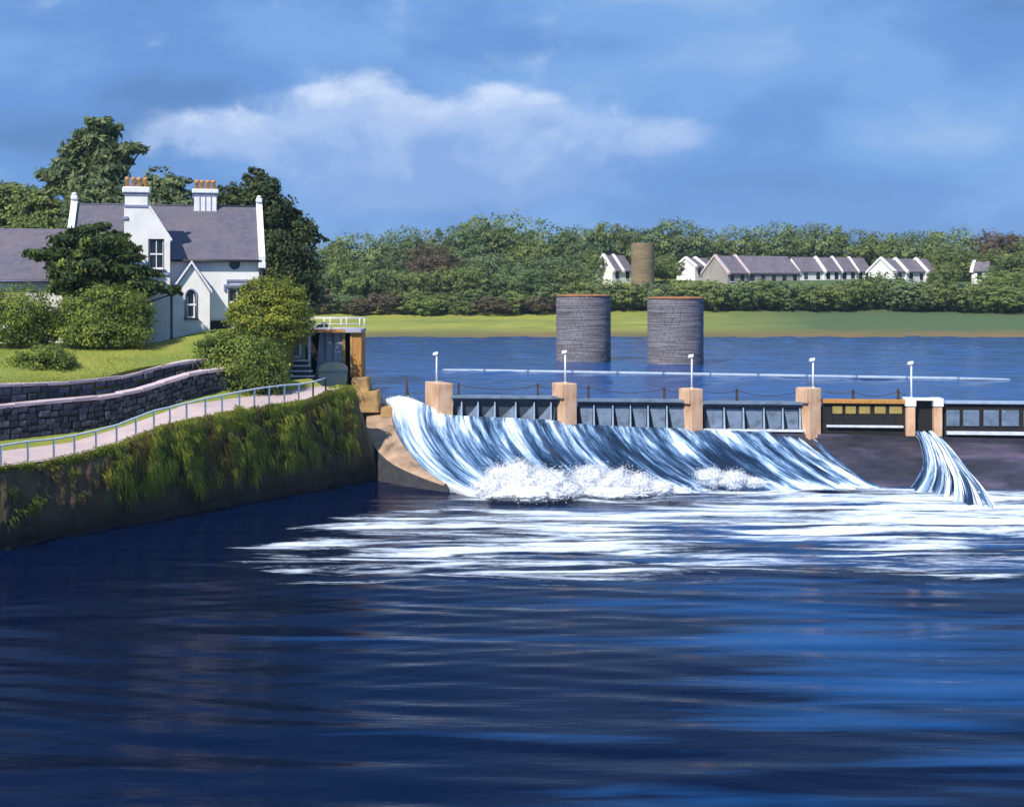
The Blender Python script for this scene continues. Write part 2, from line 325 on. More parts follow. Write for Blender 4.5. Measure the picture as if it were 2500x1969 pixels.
def water_mat(name, deep, rough, scales, foam=False, bump=0.35):
    t = NT(name)
    w1 = t.noise(scales[0], 'Object', (0.16, 1.0, 1), 5, 0.55, 0.4); w2 = t.noise(scales[1], 'Object', (0.3, 1.0, 1), 4, 0.6, 0.3)
    h = t.math('ADD', t.math('MULTIPLY', w1, 0.7), t.math('MULTIPLY', w2, 0.3))
    t.b.inputs['IOR'].default_value = 1.33; t.rough(rough); t.b.inputs['Specular IOR Level'].default_value = 0.11 if foam else 0.40
    if not foam:
        t.color(deep); t.bump(h, bump, 0.25); return t.m
    a = t.attr('foam')
    s1 = t.noise(1.0, 'Object', (0.15, 0.85, 1), 6, 0.58, 0.7); s2 = t.noise(1.0, 'Object', (1.4, 4.5, 1), 7, 0.72, 1.2)
    v = t.math('ADD', t.math('MULTIPLY', t.math('SUBTRACT', s1, 0.5), 3.2), t.math('MULTIPLY', t.math('SUBTRACT', s2, 0.5), 0.8))
    v = t.math('ADD', v, t.math('SUBTRACT', t.math('MULTIPLY', a, 1.35), 0.91))
    mr = t.N.new('ShaderNodeMapRange'); t.L.new(v, mr.inputs[0]); mr.inputs[1].default_value = -0.20; mr.inputs[2].default_value = 0.32
    gate = t.N.new('ShaderNodeMapRange'); t.L.new(a, gate.inputs[0]); gate.inputs[1].default_value = 0.04; gate.inputs[2].default_value = 0.30
    mask = t.math('MULTIPLY', t.math('POWER', mr.outputs[0], 1.3), gate.outputs[0])
    sx = t.N.new('ShaderNodeSeparateXYZ'); t.L.new(t.tc.outputs['Object'], sx.inputs[0])
    k1 = t.noise(1.0, 'Object', (0.05, 0.42, 1), 4, 0.55, 0.3); k2 = t.noise(1.0, 'Object', (0.16, 1.7, 1), 4, 0.6, 0.3)
    side = t.N.new('ShaderNodeMapRange'); t.L.new(sx.outputs[0], side.inputs[0]); side.inputs[1].default_value = -11; side.inputs[2].default_value = 9; side.inputs[3].default_value = -.20; side.inputs[4].default_value = .02
    kk = t.math('ADD', t.math('ADD', t.math('MULTIPLY', k1, .72), t.math('MULTIPLY', k2, .28)), side.outputs[0])
    sky_streak = t.ramp(kk, [(0.47, 0.0), (0.57, 0.6), (0.68, 1.0)])  # pale streaks put sky reflections into the water colour, fewer at left
    body = t.mix(sky_streak, deep, (0.010, 0.072, 0.225))
    col = t.mix(mask, body, (0.70, 0.79, 0.90)); t.color(col)
    rr = t.mix(mask, (rough,) * 3, (0.85,) * 3); t.L.new(rr, t.b.inputs['Roughness'])
    hh = t.math('ADD', h, t.math('MULTIPLY', mask, t.math('MULTIPLY', s2, 0.6))); t.bump(hh, bump, 0.22)
    return t.m
M['lower_water'] = water_mat('lower_river', (0.0006, 0.005, 0.026), 0.10, (1.1, 4.0), True, 0.20)
M['upper_water'] = water_mat('upper_river', (0.010, 0.058, 0.21), 0.12, (0.9, 3.0), False, 0.55)
def sheet_mat():
    t = NT('falling_water'); uv = 'UV'
    s1 = t.noise(1.0, uv, (1.15, 0.10, 1), 5, 0.6, 0.5); s2 = t.noise(1.0, uv, (4.2, 0.20, 1), 6, 0.65, 0.6); s3 = t.noise(1.0, uv, (15.0, 0.8, 1), 5, 0.7, 0.4)
    a = t.attr('white')
    v = t.math('ADD', t.math('MULTIPLY', t.math('SUBTRACT', s1, 0.5), 2.3), t.math('MULTIPLY', t.math('SUBTRACT', s2, 0.5), 1.5))
    v = t.math('ADD', v, t.math('MULTIPLY', t.math('SUBTRACT', s3, 0.5), 0.7))
    v = t.math('ADD', v, a)
    c = t.ramp(v, [(0.00, (0.010, 0.022, 0.05)), (0.24, (0.035, 0.08, 0.17)), (0.44, (0.15, 0.26, 0.43)), (0.62, (0.44, 0.56, 0.71)), (0.82, (0.82, 0.87, 0.93))])
    t.color(c); t.L.new(t.ramp(v, [(0.3, 0.18), (0.7, 0.7)]), t.b.inputs['Roughness']); t.b.inputs['IOR'].default_value = 1.33
    t.bump(t.math('ADD', s2, t.math('MULTIPLY', s3, 0.5)), 0.35, 0.12); t.b.inputs['Specular IOR Level'].default_value = 0.3; return t.m
M['sheet'] = sheet_mat()
def foam_mat():
    t = NT('spray_foam'); t.color((0.90, 0.92, 0.96)); t.rough(0.8); t.b.inputs['Specular IOR Level'].default_value = 0.1
    t.b.inputs['Subsurface Weight'].default_value = 0.0
    tr = t.N.new('ShaderNodeBsdfTranslucent'); tr.inputs[0].default_value = (0.85, 0.88, 0.94, 1)
    ms = t.N.new('ShaderNodeMixShader'); ms.inputs[0].default_value = 0.3
    t.L.new(t.b.outputs[0], ms.inputs[1]); t.L.new(tr.outputs[0], ms.inputs[2]); t.L.new(ms.outputs[0], t.out.inputs[0]); return t.m
M['foam'] = foam_mat()
def apron_mat():
    t = NT('wet_apron'); n = t.noise(0.5, 'Object', (0.35, 1, 1.5), 6, 0.6, 0.3); f = t.noise(3, 'Object', (0.5, 1, 1.0), 6)
    c = t.ramp(n, [(0.36, (0.010, 0.010, 0.016)), (0.50, (0.03, 0.028, 0.045)), (0.60, (0.085, 0.07, 0.115)), (0.74, (0.17, 0.08, 0.14))])
    t.color(t.mix(t.ramp(f, [(0.4, 0.0), (0.8, 0.6)]), c, (0.05, 0.05, 0.06))); t.rough(0.45); t.bump(f, 0.4, 0.05); return t.m
M['apron'] = apron_mat()
def moss_wall_mat():
    t = NT('overgrown_wall'); uv = 'UV'
    a = t.noise(1.0, uv, (1.1, 0.22, 1), 6, 0.6, 0.3); b = t.noise(1.0, uv, (2.6, 0.5, 1), 6, 0.65, 0.3); f = t.noise(1.0, uv, (9, 3.0, 1), 6, 0.6)
    c = t.ramp(a, [(0.28, (0.030, 0.032, 0.022)), (0.42, (0.085, 0.078, 0.042)), (0.52, (0.16, 0.105, 0.055)), (0.60, (0.10, 0.13, 0.03)), (0.75, (0.20, 0.21, 0.04))])
    c = t.mix(t.ramp(b, [(0.45, 0.0), (0.72, 0.8)]), c, (0.20, 0.10, 0.05)); c = t.mix(t.ramp(f, [(0.3, 0.6), (0.5, 0.0)]), c, (0.014, 0.014, 0.012))
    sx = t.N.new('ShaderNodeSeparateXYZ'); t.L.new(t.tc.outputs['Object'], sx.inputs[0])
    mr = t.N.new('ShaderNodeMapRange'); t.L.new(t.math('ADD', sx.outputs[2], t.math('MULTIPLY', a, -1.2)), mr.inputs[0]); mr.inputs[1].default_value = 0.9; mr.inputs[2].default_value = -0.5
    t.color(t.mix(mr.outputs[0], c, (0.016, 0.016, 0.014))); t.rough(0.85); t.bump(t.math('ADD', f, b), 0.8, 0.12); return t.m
M['moss_wall'] = moss_wall_mat()

# ------------------------------------------------------------------ plan of the left bank: lines parallel to the quay
A2 = np.array([-20.7, 50.0]); B2 = np.array([-7.75, 68.0]); DIR = (B2 - A2) / np.linalg.norm(B2 - A2); NRM = np.array([-DIR[1], DIR[0]])
LEN = float(np.linalg.norm(B2 - A2)); ROT = math.atan2(DIR[1], DIR[0])
def hit(px, o):
    X = (px - 1250) / F
    return float((o + A2 @ NRM) / (X * NRM[0] + NRM[1]))
class Line:
    def __init__(s, o, pts):
        s.o = o; S = []; Z = []
        for px, py in pts:
            p = P(px, py, hit(px, o)); S.append((np.array([p.x, p.y]) - A2) @ DIR); Z.append(p.z)
        s.S = np.array(S); s.Z = np.array(Z)
        s.zs = lambda q: np.interp(q, s.S, s.Z)
    def pt(s, q, dz=0.0, do=0.0):
        w = A2 + DIR * q + NRM * (s.o + do); return Vector((w[0], w[1], float(s.zs(q)) + dz))
quay = Line(0.0, [(0, 1138), (110, 1125), (184, 1110), (285, 1083), (350, 1057), (381, 1044), (438, 1031), (539, 1011), (657, 991), (745, 980), (797, 960), (840, 945), (880, 950)])
inner = Line(2.7, [(0, 1101), (175, 1079), (307, 1039), (451, 988), (547, 975), (640, 962), (701, 954), (762, 944)])
wall_base = Line(3.6, [(0, 1074), (188, 1055), (307, 1031), (438, 983), (560, 950), (700, 930)])
wall_top = Line(3.6, [(0, 989), (131, 976), (263, 965), (350, 947), (438, 919), (477, 908), (600, 890)])
up_base = Line(5.0, [(0, 985), (131, 972), (263, 961), (350, 943), (438, 915), (477, 904), (600, 886)])
up_top = Line(5.0, [(0, 937), (175, 930), (307, 915), (394, 892), (464, 879), (600, 868)])
for nm, l in (('quay', quay), ('inner', inner), ('wb', wall_base), ('wt', wall_top), ('ub', up_base), ('ut', up_top)):
    print(nm, np.round(l.S, 1), np.round(l.Z, 2))
def strip(name, la, lb, s0, s1, m, n=80, dza=0.0, dzb=0.0, doa=0.0, dob=0.0, nv=3, rough=0.0):
    V = []
    for s in np.linspace(s0, s1, n):
        a = la.pt(s, dza, doa); b = lb.pt(s, dzb, dob)
        for t in np.linspace(0, 1, nv):
            p = a.lerp(b, t); V.append((p.x, p.y, p.z + (rough * (random.random() - .5) if 0 < t < 1 else 0)))
    return link(name, mesh_np(name, V, grid_faces(n, nv), True), m)
S0 = -26.0
# ------------------------------------------------------------------ the setting: water, ground
def waves(X, Y, amp, lam0, lam1, n, seed, spread=0.5):
    r = np.random.default_rng(seed); Z = np.zeros_like(X)
    for k in range(n):
        lam = lam0 * (lam1 / lam0) ** (k / (n - 1)); th = math.pi / 2 + r.normal(0, spread); q = 2 * math.pi / lam
        ph = q * (X * math.cos(th) + Y * math.sin(th)) + r.uniform(0, 6.28) + 2.2 * (vnoise(X * 0.12 + k, Y * 0.2 + k * 3, seed + k) - 0.5) * 3
        env = vnoise(X * 0.08 + 9 * k, Y * 0.3 - 5 * k, seed + 50 + k)
        Z += amp * lam ** 0.9 * env * np.sin(ph)
    return Z
def lower_river():
    xs = np.concatenate([np.linspace(-260, -30, 24)[:-1], np.arange(-30, 34, 0.22), np.linspace(34, 260, 24)])
    ys = np.concatenate([np.linspace(-60, 22, 24)[:-1], np.arange(22, 70, 0.13), np.linspace(70, 76, 4)])
    X, Y = np.meshgrid(xs, ys, indexing='ij')
    Z = waves(X, Y, 0.0062, 0.8, 5.0, 18, 4, 0.14)
    prof = np.interp(Y, [41.5, 44, 46, 48, 50, 54, 58, 61, 64, 66], [0.0, 0.30, 0.62, 0.68, 0.66, 0.74, 0.76, 0.78, 0.72, 0.5])
    left = np.interp(Y, [42, 47, 50, 54, 57, 60, 64], [-9.0, -11.5, -11.5, -10.0, -8.5, -5.5, -2.5])
    D = prof * sstep(left - 2.0, left + 3.0, X)
    D *= 0.80 + 0.4 * fbm(X * 0.10, Y * 0.25, 31, 3)
    D += 0.10 * sstep(8, 20, X) * sstep(52, 58, Y) - 0.10 * sstep(24, 26, X) * sstep(61, 63, Y)
    D *= 1 - 0.75 * np.exp(-(((X + 3) / 9) ** 2 + ((Y - 59.6) / 1.2) ** 2))
    Z = Z * (1 - 0.3 * D) + 0.10 * D * fbm(X * 0.8, Y * 2.5, 12, 4)
    me = mesh_np('river', np.stack([X, Y, Z], -1).reshape(-1, 3), grid_faces(len(xs), len(ys)), True, attrs={'foam': np.clip(D, 0, 1).ravel()})
    tag(link('river', me, M['lower_water']), 'dark navy lower river with white foam streaks below the weir', kind='structure')
lower_river()
UZ = 3.6
def upper_river():
    xs = np.linspace(-60, 190, 260); ys = np.concatenate([np.linspace(73.0, 120, 150)[:-1], np.linspace(120, 176, 120)])
    X, Y = np.meshgrid(xs, ys, indexing='ij')
    Z = UZ + waves(X, Y, 0.010, 1.2, 6, 12, 14, 0.6)
    tag(link('upper_river', mesh_np('upper_river', np.stack([X, Y, Z], -1).reshape(-1, 3), grid_faces(len(xs), len(ys)), True), M['upper_water']), 'calm blue upper river held back by the weir', kind='structure')
upper_river()
def zfar(x, d):
    z = np.interp(d, [165, 173, 180, 196, 214, 228, 236, 262, 300, 420, 3200], [2.9, 3.62, 4.15, 5.2, 6.6, 10.3, 11.6, 13.0, 15.0, 20.0, 24.0])
    return z + 0.5 * (fbm(np.asarray(x) * 0.05, np.asarray(d) * 0.06, 5, 4) - 0.47) * sstep(176, 190, np.asarray(d))
def far_bank():
    xs = np.concatenate([np.linspace(-2500, -140, 18)[:-1], np.linspace(-140, 190, 260), np.linspace(190, 2500, 18)[1:]])
    ys = np.concatenate([np.linspace(168, 190, 40)[:-1], np.linspace(190, 300, 70), np.linspace(300, 3200, 16)[1:]])
    X, Y = np.meshgrid(xs, ys, indexing='ij'); W = 1.2 * (fbm(X * 0.06, Y * 0, 8, 4) - 0.47) * np.clip((200 - Y) / 25, 0, 1)
    Z = zfar(X, Y + W)
    tag(link('far_bank', mesh_np('far_bank', np.stack([X, Y, Z], -1).reshape(-1, 3), grid_faces(len(xs), len(ys)), True), M['far']), 'bright green meadow bank with brown shore across the river', kind='structure')
far_bank()
bed = box_obj('ground', -2500, 2500, -200, 3300, -3.0, -2.6, M['soil']); tag(bed, 'river bed and ground beneath everything', kind='structure')

# lawn: thin-plate surface through points read from the photograph
K = [P(0, 850, 66), P(180, 842, 67.5), P(300, 842, 69), P(375, 838, 70.0), P(440, 822, 70.4), P(512, 806, 70.6), P(560, 803, 70), P(620, 822, 68), P(690, 850, 68.5), P(560, 868, 65.8), P(300, 880, 62), P(100, 895, 60)]
for s in np.linspace(-26, 19, 14): K.append(up_top.pt(s))
for x, y, z in ((-60, 60, 7.4), (-60, 40, 5.8), (-45, 72, 7.8), (-35, 76, 7.9), (-26, 78, 8.0), (-18, 79, 7.9), (-60, 90, 8.6), (-30, 95, 8.2), (-16, 95, 7.2), (-45, 120, 8.6), (-22, 120, 7.2), (-22, 150, 6.2), (-60, 150, 8.6), (-27, 173, 5.4), (-120, 170, 10), (-120, 60, 9)): K.append(Vector((x, y, z)))
KX = np.array([(k.x, k.y) for k in K]); KZ = np.array([k.z for k in K])
def tps(r): return np.where(r > 1e-9, r * r * np.log(r + 1e-12), 0.0)
_n = len(KX); _A = np.zeros((_n + 3, _n + 3)); _A[:_n, :_n] = tps(np.linalg.norm(KX[:, None] - KX[None], axis=2)) + np.eye(_n) * 2.0
_A[:_n, _n] = 1; _A[:_n, _n + 1:] = KX; _A[_n:, :_n] = _A[:_n, _n:].T
_W = np.linalg.solve(_A, np.concatenate([KZ, [0, 0, 0]]))
def zl(x, y):
    x = np.asarray(x, float); y = np.asarray(y, float); z = _W[_n] + _W[_n + 1] * x + _W[_n + 2] * y
    for i in range(_n): z = z + _W[i] * tps(np.hypot(x - KX[i, 0], y - KX[i, 1]))
    return z
def xedge(y):
    a = A2[0] + (up_top.o - (y - A2[1]) * NRM[1]) / NRM[0]
    b = np.where(y < 73.5, -12.6, -0.131 * y - 3.0)
    return np.minimum(a, b)
def lawn():
    ys = np.concatenate([np.arange(26, 76, 0.5), np.arange(76, 176, 2.5)]); ts = np.concatenate([[0, 0.0008], np.linspace(0.004, 1, 120) ** 1.6]); V = []
    for y in ys:
        xe = float(xedge(y)); xl = -130.0
        x = xe + (xl - xe) * ts; z = zl(x, np.full_like(x, y)) + 0.10 * (fbm(x * 0.5, y * 0.5 + 0 * x, 3, 3) - .47)
        x[0] = xe + 0.02; z[0] = 2.2
        V.append(np.stack([x, np.full_like(x, y), z], 1))
    me = mesh_np('lawn', np.concatenate(V), grid_faces(len(ys), len(ts)), True)
    tag(link('lawn', me, M['lawn']), 'sunlit sloping lawn below the white house', kind='structure')
    # short grass blades
    n = 60000; y = rng.uniform(52, 72, n); x = xedge(y) - rng.uniform(0, 1, n) ** 1.3 * 22; z = zl(x, y)
    h = rng.uniform(0.03, 0.085, n); a = rng.uniform(0, 6.28, n); w = 0.018
    c, s = np.cos(a) * w, np.sin(a) * w; b = np.stack([x, y, z - 0.03], 1)
    tip = b + np.stack([rng.normal(0, .04, n), rng.normal(0, .04, n), h], 1)
    V = np.stack([b + np.stack([c, s, 0 * c], 1), b - np.stack([c, s, 0 * c], 1), tip], 1).reshape(-1, 3)
    me = mesh_np('lawn_grass', V, np.arange(3 * n).reshape(-1, 3), attrs={'tint': np.repeat(rng.uniform(0, 1, n), 3)})
    tag(link('lawn_grass', me, LM['blade']), 'short grass blades covering the lawn', 'grass', kind='stuff')
lawn()
SE = LEN + 1.0
tag(strip('path', quay, inner, S0, LEN - 1.2, M['path'], 120, 0.0, 0.0, 0.05, 0.0, 5, 0.02), 'pale pink footpath along the top of the quay', kind='structure')
tag(strip('verge', inner, wall_base, S0, LEN - 1.0, M['lawn'], 120, -0.004, 0.03, 0, 0.05, 4, 0.06), 'narrow green verge between footpath and stone wall', kind='structure')
tag(strip('terrace', wall_top, up_base, S0, LEN - 3, M['soil'], 80, -0.25, 0.05, 0.3, 0.1), 'hidden ledge between the two stone walls', kind='structure')

# ------------------------------------------------------------------ quay wall overgrown with moss
def quay_wall():
    root = empty('quay_wall', (0, 0, 0)); tag(root, 'overgrown mossy quay wall dropping from footpath to dark water', 'wall')
    ss = np.concatenate([np.linspace(S0, -2, 60)[:-1], np.linspace(-2, LEN, 230)]); nv = 46; V = []; UV = []
    end = [P(872, 946, 70.0), P(868, 950, 72.5)]
    for i, s in enumerate(ss):
        zt = float(quay.zs(s)); w0 = A2 + DIR * s
        for j in range(nv):
            t = j / (nv - 1); z = zt + (-0.6 - zt) * t
            bul = 0.22 * math.sin(math.pi * min(1, t * 1.2)) ** 0.5 if t < 0.83 else 0.1
            n1 = float(fbm(s * 1.1, z * 0.35, 21, 4)) - 0.47; n2 = float(fbm(s * 4, z * 1.2, 22, 3)) - 0.45
            o = -(bul + 0.55 * n1 + 0.22 * n2) if j > 0 else 0.12
            w = w0 + NRM * o - DIR * (2.0 * (1 - t) ** 1.3 * float(sstep(LEN - 5, LEN, s))); V.append((w[0], w[1], z if j else zt - 0.02)); UV.append((s, z))
    nu = len(ss)
    # rounded end that turns back to the sluice
    base_dir = DIR
    for k in range(1, 15):
        f = k / 14; ang = min(1.0, f * 1.6) * math.radians(75)
        back = max(0, f - 0.5) * 2
        for j in range(nv):
            t = j / (nv - 1); zt = float(quay.zs(LEN)) - 0.9 * f * (1 - back * .5); z = zt + (-0.6 - zt) * t
            r = 0.75
            off = DIR * (r * math.sin(ang)) + NRM * (r * (1 - math.cos(ang)))
            dd = DIR * math.cos(ang) + NRM * math.sin(ang)
            outw = DIR * math.sin(ang) - NRM * math.cos(ang)
            n1 = float(fbm((LEN + f * 3) * 1.1, z * 0.35, 21, 4)) - 0.47
            w = B2 - DIR * (2.0 * (1 - t) ** 1.3) + off + dd * back * 4.0 + outw * (0.2 + 0.5 * n1 + 0.25 * t); V.append((w[0], w[1], z)); UV.append((LEN + f * 3, z))
    me = mesh_np('wall_face', V, grid_faces(nu + 14, nv), True, uv=UV); link('wall_face', me, M['moss_wall'], root)
    # mound of turf at the end of the quay
    bm = bmesh.new(); bmesh.ops.create_icosphere(bm, subdivisions=4, radius=1.0)
    c = P(826, 985, 66.9)
    for v in bm.verts:
        q = v.co.copy(); n_ = 1 + 0.25 * (float(fbm(q.x * 3 + 5, q.y * 3 + q.z * 2, 77, 3)) - .47); v.co = Vector((q.x * .8 * n_, q.y * .9 * n_, q.z * 0.9 * n_)) + c
    bm_obj('turf_mound', bm, M['lawn'], root, True)
    # hanging moss and grass
    V = []; T = []
    def tuft(s, z, nb, ln, spread, tint, o0=None):
        zt = float(quay.zs(min(s, LEN)))
        n1 = float(fbm(s * 1.1, z * 0.35, 21, 4)) - 0.47
        for b in range(nb):
            ds = random.gauss(0, spread); L_ = ln * random.uniform(0.4, 1.2); zz = z + random.gauss(0, 0.08)
            o = -(0.22 + 0.55 * n1) + 0.02 if o0 is None else o0
            w = A2 + DIR * (s + ds) + NRM * o; p0 = Vector((w[0], w[1], zz)); outv = Vector((-NRM[0], -NRM[1], 0)); al = Vector((DIR[0], DIR[1], 0))
            sway = random.gauss(0.10, 0.10); k = random.uniform(0.05, 0.16)
            p1 = p0 + outv * k + Vector((0, 0, 0.02)) + al * sway * .3; p2 = p0 + outv * (k + 0.10) + al * sway * .8 - Vector((0, 0, L_ * .5)); p3 = p0 + outv * (k + 0.07) + al * sway * 1.4 - Vector((0, 0, L_))
            wd = al * random.uniform(0.012, 0.03)
            V.extend([p0 - wd, p0 + wd, p1 - wd, p1 + wd, p2 - wd * .8, p2 + wd * .8, p3 - wd * .3, p3 + wd * .3]); T.extend([min(1, max(0, tint + random.gauss(0, .12)))] * 8)
    for i in range(330):                                   # along the brow
        s = random.uniform(-2, LEN - 1.7); zt = float(quay.zs(min(s, LEN))); dens = float(vnoise(s * 0.7, 3.3, 9))
        br = 0.35 + 0.65 * sstep(0.35, 0.75, dens) * sstep(3, 8, s)
        lf = float(sstep(1, 10, s)); tuft(s, zt - 0.03, int(10 + 16 * lf), random.uniform(0.15, 0.95) * (0.35 + dens) * (.35 + .65 * lf), 0.16, 0.25 + 0.6 * br, o0=-0.02)
    for (px, py) in ((345, 1085), (365, 1075), (372, 1110), (415, 1130), (436, 1055), (450, 1085), (460, 1110), (475, 1160), (478, 1180), (497, 1045), (505, 1055), (515, 1065), (545, 1100), (560, 1080), (610, 1040), (620, 1050), (640, 1080), (645, 1100), (690, 1020), (705, 1050), (735, 1030), (745, 1050), (765, 1085), (790, 1000), (820, 990), (850, 1010), (355, 1160), (300, 1130), (620, 1130), (270, 1150), (380, 1160), (700, 1110), (840, 1060), (580, 1000), (660, 1005)):
        d = hit(px, -0.2); p = P(px, py, d); s = (np.array([p.x, p.y]) - A2) @ DIR
        for k in range(5): tuft(s + random.gauss(0, .18), p.z + random.gauss(0, .2), 24, random.uniform(0.4, 1.0), 0.13, random.uniform(0.5, 0.95))
    for i in range(150):
        s = random.uniform(-3, 1) + 21 * random.random() ** .6; s = min(s, LEN - 1.2); zt = float(quay.zs(s)); z = zt * random.uniform(0.35, 0.97)
        tuft(s, z, 12, random.uniform(0.2, 0.7), 0.14, random.uniform(0.0, 0.45))
    for i in range(70):
        s = random.uniform(6, LEN - 1.5); zt = float(quay.zs(s)); tuft(s, zt * random.uniform(.4, .9), 22, random.uniform(.3, .9), .10, random.uniform(.55, 1.0))
    for i in range(160):                                   # over the mound
        a = random.uniform(0, 6.28); e = random.uniform(0.1, 1.3); q = Vector((math.cos(a) * math.cos(e) * .8, math.sin(a) * math.cos(e) * .9, math.sin(e) * .9))
        for b in range(16):
            p0 = c + q + Vector((random.gauss(0, .1), random.gauss(0, .1), random.gauss(0, .03))); h = Vector((q.x, q.y, 0)).normalized(); wd = Vector((-h.y, h.x, 0)) * 0.022; L_ = random.uniform(.2, .5)
            p1 = p0 + h * .08 + Vector((0, 0, .08)); p2 = p0 + h * (.2 * L_ + .1) - Vector((0, 0, L_ * .4)); p3 = p0 + h * (.25) - Vector((0, 0, L_))
            V.extend([p0 - wd, p0 + wd, p1 - wd, p1 + wd, p2 - wd * .8, p2 + wd * .8, p3 - wd * .3, p3 + wd * .3]); T.extend([min(1, max(0, random.gauss(.6, .2)))] * 8)
    nb = len(V) // 8; base = (np.arange(nb) * 8)[:, None, None] + np.array([[0, 1, 3, 2], [2, 3, 5, 4], [4, 5, 7, 6]])[None]
    me = mesh_np('hanging_moss', np.array([tuple(v) for v in V]), base.reshape(-1, 4), attrs={'tint': T})
    o = link('hanging_moss', me, LM['moss'], root); tag(o, 'bright yellow-green moss and grass trailing down the wall', kind='stuff')
quay_wall()

# ------------------------------------------------------------------ two stone terrace walls, stones laid one by one
def stone_variants(n):
    out = []
    for k in range(n):
        bm = bmesh.new(); box(bm, -.5, .5, -.5, .5, -.5, .5)
        r = random.Random(k)
        for v in bm.verts: v.co = Vector((v.co.x * r.uniform(.86, 1.0), v.co.y * r.uniform(.7, 1.0), v.co.z * r.uniform(.84, 1.0)))
        bmesh.ops.bevel(bm, geom=list(bm.edges), offset=0.10, segments=1, affect='EDGES')
        bmesh.ops.recalc_face_normals(bm, faces=bm.faces); me = bpy.data.meshes.new('stone'); bm.to_mesh(me); bm.free(); me.materials.append(M['stone']); out.append(me)
    return out
STONES = stone_variants(8)
def terrace_wall(name, label, lb, lt, s_end, courses, lo, hi):
    root = empty(name); tag(root, label, 'wall', 'stone terrace walls')
    V = []; sv = np.linspace(S0, s_end, 70)
    for s in sv:
        for do in (0.10, 0.42):
            for z in (-0.3, -0.15):
                l = lb if z == -0.3 else lt
                w = A2 + DIR * s + NRM * (lb.o + do); V.append((w[0], w[1], float(l.zs(s)) + z))
    n = len(sv); f = []
    for i in range(n - 1):
        a = i * 4; b = a + 4
        f += [(a, b, b + 1, a + 1), (a + 2, a + 3, b + 3, b + 2), (a + 1, b + 1, b + 3, a + 3)]
    f += [(0, 1, 3, 2), ((n - 1) * 4, (n - 1) * 4 + 2, (n - 1) * 4 + 3, (n - 1) * 4 + 1)]
    link('wall_core', mesh_np('wall_core', V, f), M['mortar'], root)
    for k in range(courses):
        s = -1.5 - random.random() * .4
        while s < s_end - .2:
            L_ = random.uniform(lo, hi); mid = s + L_ / 2; z0 = float(lb.zs(mid)) - .08; z1 = float(lt.zs(mid)) - 0.16; h = (z1 - z0) / courses
            if h > 0.08:
                w = A2 + DIR * mid + NRM * (lb.o + 0.06 + random.uniform(-.03, .03))
                o = link('stone', random.choice(STONES), None, root, (w[0], w[1], z0 + h * (k + .5)))
                sl_ = math.atan2(float(lt.zs(s + L_) - lt.zs(s)), L_)
                o.rotation_euler = Matrix.Rotation(ROT, 3, 'Z').to_4x4().to_3x3().to_euler(); o.rotation_euler = (random.gauss(0, .03), -sl_ + random.gauss(0, .03), ROT)
                o.scale = (L_ * random.uniform(.88, 1.02), 0.26 * random.uniform(.8, 1.3), h * random.uniform(.78, 1.12)); o.location.z += random.gauss(0, .035)
            s += L_
    s = S0
    while s < s_end - .3:
        L_ = random.uniform(1.0, 1.6); mid = s + L_ / 2
        p = lt.pt(mid, -0.075, 0.2); sl_ = math.atan2(float(lt.zs(s + L_) - lt.zs(s)), L_)
        bm = bmesh.new(); box(bm, -L_ / 2 + .012, L_ / 2 - .012, -.28, .28, -.085, .085, 0.025)
        for v in bm.verts: v.co += Vector((0, random.gauss(0, .008), random.gauss(0, .008)))
        o = bm_obj('coping_stone', bm, M['coping'], root, loc=p); o.rotation_euler = (0, -sl_, ROT); s += L_
terrace_wall('terrace_wall', 'lower dark stone wall with pale pink coping beside the footpath', wall_base, wall_top, LEN - 5.5, 5, 0.26, 0.66)
terrace_wall('terrace_wall', 'upper dark stone wall edging the lawn above the lower wall', up_base, up_top, LEN - 6.0, 2, 0.5, 1.0)

# ------------------------------------------------------------------ white handrail along the path
def handrail():
    root = empty('handrail', tuple(quay.pt(0))); tag(root, 'long pale metal handrail on posts along the footpath edge', 'railing')
    inv = Vector(quay.pt(0))
    px = [5, 155, 300, 415, 535, 650, 757, 858, 947, 1040, 1145, 1238, 1335, 1418, 1500, 1585, 1665, 1745, 1815]
    top = [885, 862, 848, 828, 802, 772, 738, 700, 672, 648, 622, 605, 585, 570, 558, 548, 543, 530, 545]
    pts = []
    for x, t in zip(px, top):
        x_ = x / 2.283; t_ = 700 + t / 2.283; d = hit(x_, 0.25); p = P(x_, t_, d); s = (np.array([p.x, p.y]) - A2) @ DIR
        zb = float(quay.zs(s)); p.z = max(min(p.z, zb + 1.15), zb + 0.75)
        pts.append(p)
        tube('post', [(p.x - inv.x, p.y - inv.y, zb - 0.05 - inv.z), (p.x - inv.x, p.y - inv.y, p.z - inv.z)], 0.045, M['rail'] if x < 1700 else M['iron'], root, 8)
    ext = []
    for k in range(6, 0, -1):
        s = -2.0 * k - 0.5; q = quay.pt(s, 0.95, 0.25); ext.append(q)
        tube('post', [(q.x - inv.x, q.y - inv.y, q.z - 1.0 - inv.z), (q.x - inv.x, q.y - inv.y, q.z - inv.z)], 0.045, M['rail'], root, 8)
    tube('top_rail', [tuple(p - inv) for p in ext + pts], 0.045, M['rail'], root, 8)
handrail()

